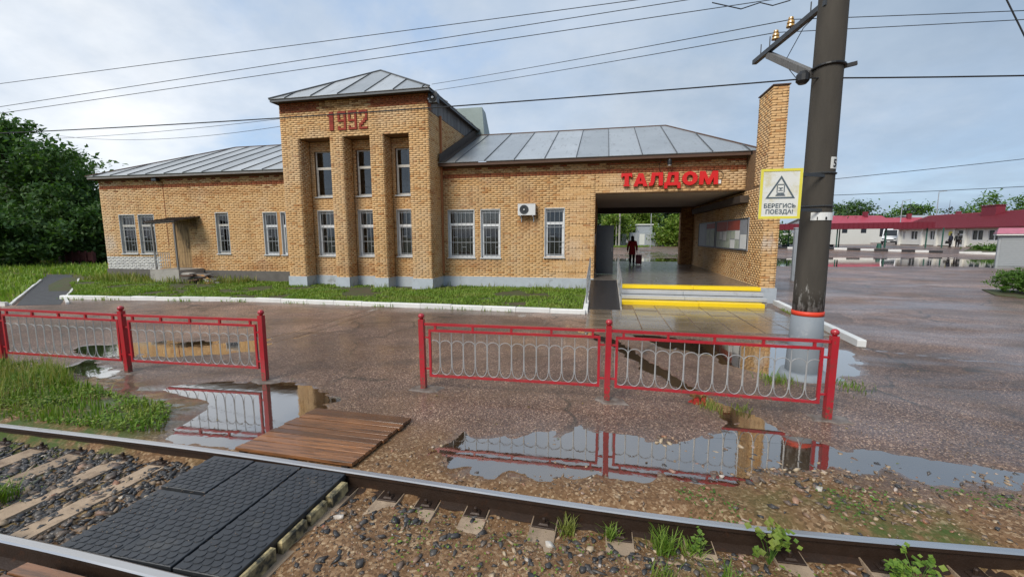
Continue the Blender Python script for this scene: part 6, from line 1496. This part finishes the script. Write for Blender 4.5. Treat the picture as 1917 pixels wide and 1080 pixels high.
b = MB(); b.box(BX - .06, BX - .01, 69.25, 70.25, 2.05, 2.6); link('notice_sheet', b.mesh('notice_sheet', M['sign_yellow']), None, 'yellow notice on the cream bus station wall above the two people', 'notice')
# covered platform
cp = wthing('platform_canopy', 'long crimson platform canopy on green posts before the bus station', 'canopy', (34, 62, .5))
A0, A1 = Vector((16.0, 56.6, 0)), Vector((39.4, 61.54, 0)); dv = (A1 - A0).normalized(); sv = Vector((-dv.y, dv.x, 0))
def cq(s_, t_, z): q = A0 + dv * s_ + sv * t_; return (q.x, q.y, z)
LC = (A1 - A0).length
b = MB(); b.hexa([cq(0, 0, 2.72), cq(LC, 0, 2.98), cq(LC, 4.5, 2.98), cq(0, 4.5, 2.72)], [cq(0, 0, 3.42), cq(LC, 0, 3.72), cq(LC, 4.5, 3.5), cq(0, 4.5, 3.3)]); 
for k in range(40): s_ = LC * (k + .5) / 40; b.beam(cq(s_, -.02, 2.73 + .26 * s_ / LC), cq(s_, -.02, 3.42 + .3 * s_ / LC), .04, .03, dv)
b.build('roof', M['bus_fascia'], cp)
for s_, t_ in ((3, .6), (3, 3.9), (8.3, .6), (8.8, 3.9), (12.6, .6), (15.4, 3.9), (18.6, .6), (21.4, 3.9), (23.6, .6), (25.6, .6)):
    q = cq(s_, t_, 0); z = T_(q[0], q[1]); b = MB(); b.tube([(q[0], q[1], z - .1), (q[0], q[1], 2.78 + .2 * s_ / LC)], .075, 8); b.build('post', M['green_post'], cp)
stone_row('kerb', 'black and white kerb of the bus platform under the crimson canopy', [(17, 57.6), (26.5, 56.7), (31.4, 55.7), (36.2, 55.1)], .3, .22, M['white_kerb'], 1.15, None, .02, None, [M['white_kerb'], M['black_kerb']])
stone_row('kerb', 'pale kerb round the flower bed before the bus station door', [(37.6, 54.9), (40.6, 53.4), (45, 50.5)], .3, .25, M['white_kerb'], 1.6)
stone_row('kerb', 'low black and white kerb at the back of the bus platform', [(17, 63), (30.5, 65.5)], .3, .3, M['white_kerb'], 1.0, None, .02, None, [M['white_kerb'], M['black_kerb']])
b = MB(); b.slab([(38.0, 55.2, T_(39, 55) + .12), (40.8, 53.7, T_(40.8, 54) + .12), (45, 51, T_(45, 51) + .1), (45.5, 56, T_(45, 56) + .12), (42.5, 60.5, T_(42.5, 60) + .1)], .3, (0, 0, 1)); b.build('flower_bed', M['soil'], kind='structure', label='planted bed before the bus station')
tree('low dark green shrubs in the bed before the bus station door', (43.2, 57.2, T_(43, 57)), [(0, 0, .35, 1.3, .9, .4), (1.2, -1.6, .3, 1.1, .9, .35), (-.9, 1.2, .3, .9, .8, .3)], 2600, .13, 'leaf_mid', .04, None, 'shrub', lab_cat='shrub')
person('person in navy jacket carrying a bag, left of the pair by the bus station', (43.0, 64.3, T_(43, 64.3)), R(200), 1.75, 'navy', False, group='two people at the bus station', coat_len=.25)
person('person in dark jacket, right of the pair by the bus station', (43.75, 64.3, T_(43.7, 64.4)), R(150), 1.78, 'black', False, group='two people at the bus station', coat_len=.22)
b = MB(); b.bev(42.45, 42.75, 64.15, 64.3, T_(42.6, 64) + .45, T_(42.6, 64) + .8, .03); b.tube([(42.5, 64.22, T_(42.6, 64) + .8), (42.6, 64.22, T_(42.6, 64) + .95), (42.7, 64.22, T_(42.6, 64) + .8)], .012, 5); link('bag', b.mesh('bag', M['black']), None, 'black bag held by the left person at the bus station', 'bag')
# van by the end of the bus station
vz = T_(41, 73)
vn = thing('van', 'white delivery van parked at the far end of the bus station', 'van', (47.4, 83.5, vz), R(-125))
b = MB(); sec = [(-2.6, .35), (-2.6, 2.45), (-2.45, 2.55), (.6, 2.55), (1.0, 2.45), (1.75, 1.35), (2.55, 1.10), (2.68, .9), (2.68, .35)]
n = len(sec); vs = [(x, -.95, z) for x, z in sec] + [(x, .95, z) for x, z in sec]; b.add(vs, [tuple(range(n)), tuple(range(2 * n - 1, n - 1, -1))] + [(i, n + i, n + (i + 1) % n, (i + 1) % n) for i in range(n)]); b.build('body', M['van_white'], vn)
b = MB(); b.slab([(1.06, -.82, 2.38), (1.06, .82, 2.38), (1.72, .85, 1.42), (1.72, -.85, 1.42)], -.03); b.build('windscreen', M['darkglass'], vn)
for sg in (-1, 1):
    b = MB(); b.add([(.1, sg * .955, 1.4), (1.55, sg * .955, 1.4), (1.0, sg * .955, 2.2), (.1, sg * .955, 2.2)], [(0, 1, 2, 3)]); b.build('side_window', M['darkglass'], vn)
    b = MB(); b.box(2.55, 2.70, sg * .75 - .15, sg * .75 + .15, .82, 1.02); b.build('headlight', M['glass'], vn)
    b = MB(); b.bev(1.3, 1.42, sg * 1.08 - .1, sg * 1.08 + .1, 1.3, 1.6, .02); b.build('mirror', M['black'], vn)
    for x in (-1.6, 1.7):
        b = MB(); b.tube([(x, sg * .78, .36), (x, sg * .98, .36)], .36, 18); wv = b.build('wheel', M['black'], vn); b = MB(); b.tube([(x, sg * .97, .36), (x, sg * .99, .36)], .2, 12); b.build('rim', M['steel'], wv)
b = MB(); b.box(2.5, 2.76, -.97, .97, .3, .62); b.box(2.682, 2.70, -.6, .6, .68, .85); b.build('bumper', M['black'], vn)
b = MB(); b.box(-.2, .2, -.012, .012, -.05, .06); lp = b.build('licence_plate', M['paper'], vn); lp.location = (2.765, 0, .5); lp.rotation_euler = (0, 0, R(90))
# kiosk and hedge at the right edge
ks = wthing('kiosk', 'pale grey shuttered kiosk with a faded pink roof at the right edge', 'kiosk', (27.6, 36, 0))
b = MB(); b.hexa([(26.35, 35.3, 0), (27.95, 35.0, 0), (29.6, 37.0, 0), (28.0, 37.6, 0)], [(26.35, 35.3, 2.1), (27.95, 35.0, 2.1), (29.6, 37.0, 2.1), (28.0, 37.6, 2.1)]); b.build('wall', M['shed'], ks)
for k in range(13): z = .12 + k * .145; b = MB(); b.beam((26.48, 35.265, z), (27.82, 35.01, z), .03, .125); b.build('shutter_slat', M['shed'], ks)
b = MB(); b.hexa([(26.05, 35.1, 2.1), (28.1, 34.75, 2.1), (29.9, 37.1, 2.1), (27.9, 37.9, 2.1)], [(26.1, 35.15, 2.2), (28.05, 34.8, 2.2), (29.85, 37.1, 2.2), (27.9, 37.8, 2.2)]); b.build('eave', M['far_white'], ks)
b = MB(); b.hexa([(26.05, 35.1, 2.201), (28.1, 34.75, 2.201), (29.9, 37.1, 2.201), (27.9, 37.9, 2.201)], [(26.5, 35.6, 2.6), (28.2, 35.3, 2.6), (29.3, 36.9, 2.6), (27.9, 37.3, 2.6)]); b.build('roof', M['pink_roof'], ks)
hb = thing('hedge', 'dense clipped green bush at the right edge of the forecourt', 'bush', (15.6, 18.7, 0))
leafcloud([(0, 0, .50, 1.45, 1.2, .52), (.9, -.3, .53, 1.2, 1.1, .53), (-.6, .1, .46, .9, 1.0, .46), (1.9, -.2, .56, 1.3, 1.2, .56), (2.6, -.6, .5, 1.2, 1.2, .5)], 46000, .034, 'leaf_mid', 'foliage', hb, 1.5)
b = MB()
for k in range(9): x, y = random.uniform(-1, 2.4), random.uniform(-.5, .4); b.tube([(x, y, -.02), (x + random.uniform(-.2, .2), y, .5), (x + random.uniform(-.4, .4), y, .9)], [.03, .02, .008], 5)
b.build('stem', M['bark'], hb)
b = MB(); b.slab([(13.7, 18.2, .03), (14.2, 17.1, .03), (19.5, 16.2, .03), (20, 19.5, .03), (14.6, 20, .03)], .06, (0, 0, 1)); b.build('flower_bed', M['soil'], kind='structure', label='bare soil round the clipped bush')
# far houses, lamps and trees behind the bus station
def house(label, x, y, w_, d, h, rh, wall, roof, rz=0):
    z = T_(x, y); o = thing('house', label, 'house', (x, y, z), rz); b = MB(); b.box(-w_ / 2, w_ / 2, 0, d, 0, h); b.build('wall', M[wall], o)
    b = MB(); b.slab([(-w_ / 2 - .4, -.4, h - .1), (w_ / 2 + .4, -.4, h - .1), (w_ / 2 + .4, d / 2, h + rh), (-w_ / 2 - .4, d / 2, h + rh)], .12); b.slab([(w_ / 2 + .4, d + .4, h - .1), (-w_ / 2 - .4, d + .4, h - .1), (-w_ / 2 - .4, d / 2, h + rh), (w_ / 2 + .4, d / 2, h + rh)], .12)
    b.add([(-w_ / 2, 0, h), (-w_ / 2, d, h), (-w_ / 2, d / 2, h + rh - .15)], [(0, 1, 2)]); b.add([(w_ / 2, 0, h), (w_ / 2, d, h), (w_ / 2, d / 2, h + rh - .15)], [(0, 2, 1)])
    r_ = b.build('roof', M[roof], o); b = MB(); b.box(w_ * .2, w_ * .2 + .7, d * .4, d * .4 + .7, h + rh * .5, h + rh + .8); b.build('chimney', M['bus_fascia'], r_)
    for k in range(3): b = MB(); b.box(-w_ * .35 + k * w_ * .3, -w_ * .35 + k * w_ * .3 + 1.1, -.03, -.002, h * .35, h * .8); q = b.build('window', M['darkglass'], o)
    return o
house('far house with a wide bright red roof left of the bus station roof', 54, 104, 13, 9, 3.6, 2.2, 'far_white', 'red_roof', R(10)); house('smaller far red roofed house just above the crimson canopy', 62.5, 106, 8, 8, 3.4, 1.9, 'far_white', 'red_roof', R(-8)); house('grey far house beside the concrete pole, left of the red roofs', 47.5, 107, 5, 8, 4.4, 1.0, 'far_grey', 'shed', R(10)); house('pale flat far house behind the bus station ridge', 76, 112, 16, 9, 5.2, .8, 'far_white', 'shed', R(10))
b = MB(); z = T_(38, 84); b.hexa([(24, 80, z), (45, 84.5, z), (45, 84.8, z), (24, 80.3, z)], [(24, 80, z + 1.9), (45, 84.5, z + 1.9), (45, 84.8, z + 1.9), (24, 80.3, z + 1.9)]); link('fence', b.mesh('fence', M['far_white']), None, 'long white wall seen between the green canopy posts', 'wall')
GR = 'far trees behind the bus station'
for i, (x, y, h, r_, mt, lab) in enumerate([(60.6, 125, 10, 3.2, 'leaf_dark', 'round far tree nearest to the concrete pole above the red roofs'), (66.5, 126.5, 9.5, 3.6, 'leaf_dark', 'second round far tree above the red roofs'), (72.5, 128, 8.0, 3.6, 'leaf_mid', 'low light green far tree right of the two round ones'), (79.5, 129, 9.3, 2.6, 'leaf_mid', 'ragged far tree below the thin aerials'), (96, 132.5, 11.6, 3.0, 'leaf_mid', 'far tree just left of the red roof chimney'), (93, 131, 9.0, 4, 'leaf_mid', 'low far tree mass left of the red roof chimney'), (104, 134, 10.8, 4, 'leaf_mid', 'far tree right of the red roof chimney'), (51, 112, 7, 4, 'leaf_dark', 'dark far tree behind the yellow sign')]):
    tree(lab, (x, y, T_(x, y)), crown(h, r_, .2, 7, 60 + i), 1800, .34, mt, .2, GR)
def spruce(label, x, y, h, r_):
    o = thing('spruce_tree', label, 'spruce', (x, y, T_(x, y)), 0, GR); bl = []
    for k in range(9): f = k / 9; bl.append((0, 0, h * (.12 + .86 * f), r_ * (1 - f) + .1, r_ * (1 - f) + .1, h * .05))
    leafcloud(bl, 1600, .28, 'spruce', 'crown', o); b = MB(); b.tube([(0, 0, 0), (0, 0, h)], [.16, .02], 6); b.build('trunk', M['bark'], o)
spruce('small dark pointed spruce above the crimson roof', 86.5, 131, 10.4, 1.8); spruce('spruce with a broken ragged top left of the thin aerials', 75.5, 127, 10.6, 1.4)
def lamp_post(label, x, y, h):
    z = T_(x, y); o = wthing('lamp_post', label, 'lamp post', (x, y, z)); b = MB(); b.tube([(x, y, z), (x, y, z + h)], [.11, .06], 8); b.build('shaft', M['far_grey'], o); b = MB(); b.beam((x, y, z + h), (x + 1.0, y - .4, z + h + .15), .16, .1); b.build('lamp_head', M['far_grey'], o)
lamp_post('thin grey lamp post behind the left end of the bus station roof', 54.2, 93.3, 7.8); lamp_post('taller lamp post standing behind the middle of the bus station roof', 60.5, 94.5, 9.4)
tree('dark green hedge in the shade under the canopy left of the concrete pole', (19, 68, T_(19, 68)), [(0, 0, 1.1, 4, 1.5, 1.2), (4, 1, 1.1, 4, 1.5, 1.3), (-5, 0, 1.3, 4, 1.5, 1.4), (8, 2, 1.0, 3, 1.5, 1.0)], 5000, .22, 'leaf_dark', .05, None, 'hedge', lab_cat='hedge')
upole('short green litter post under the crimson canopy', 33.0, 60.2, .55, .28, 'green_post', 'litter_bin')
far_ = MB(); 
leafcloud([(x, 190 + 30 * math.sin(x * .05), 2.6, 9, 6, 3.2) for x in range(-240, 260, 11)], 26000, .7, 'leaf_dark', 'far_woods', None, label='far dark line of trees on the horizon')['kind'] = 'stuff'
for o in list(bpy.data.objects):
    if o.name.startswith('far_woods'): o['kind'] = 'stuff'
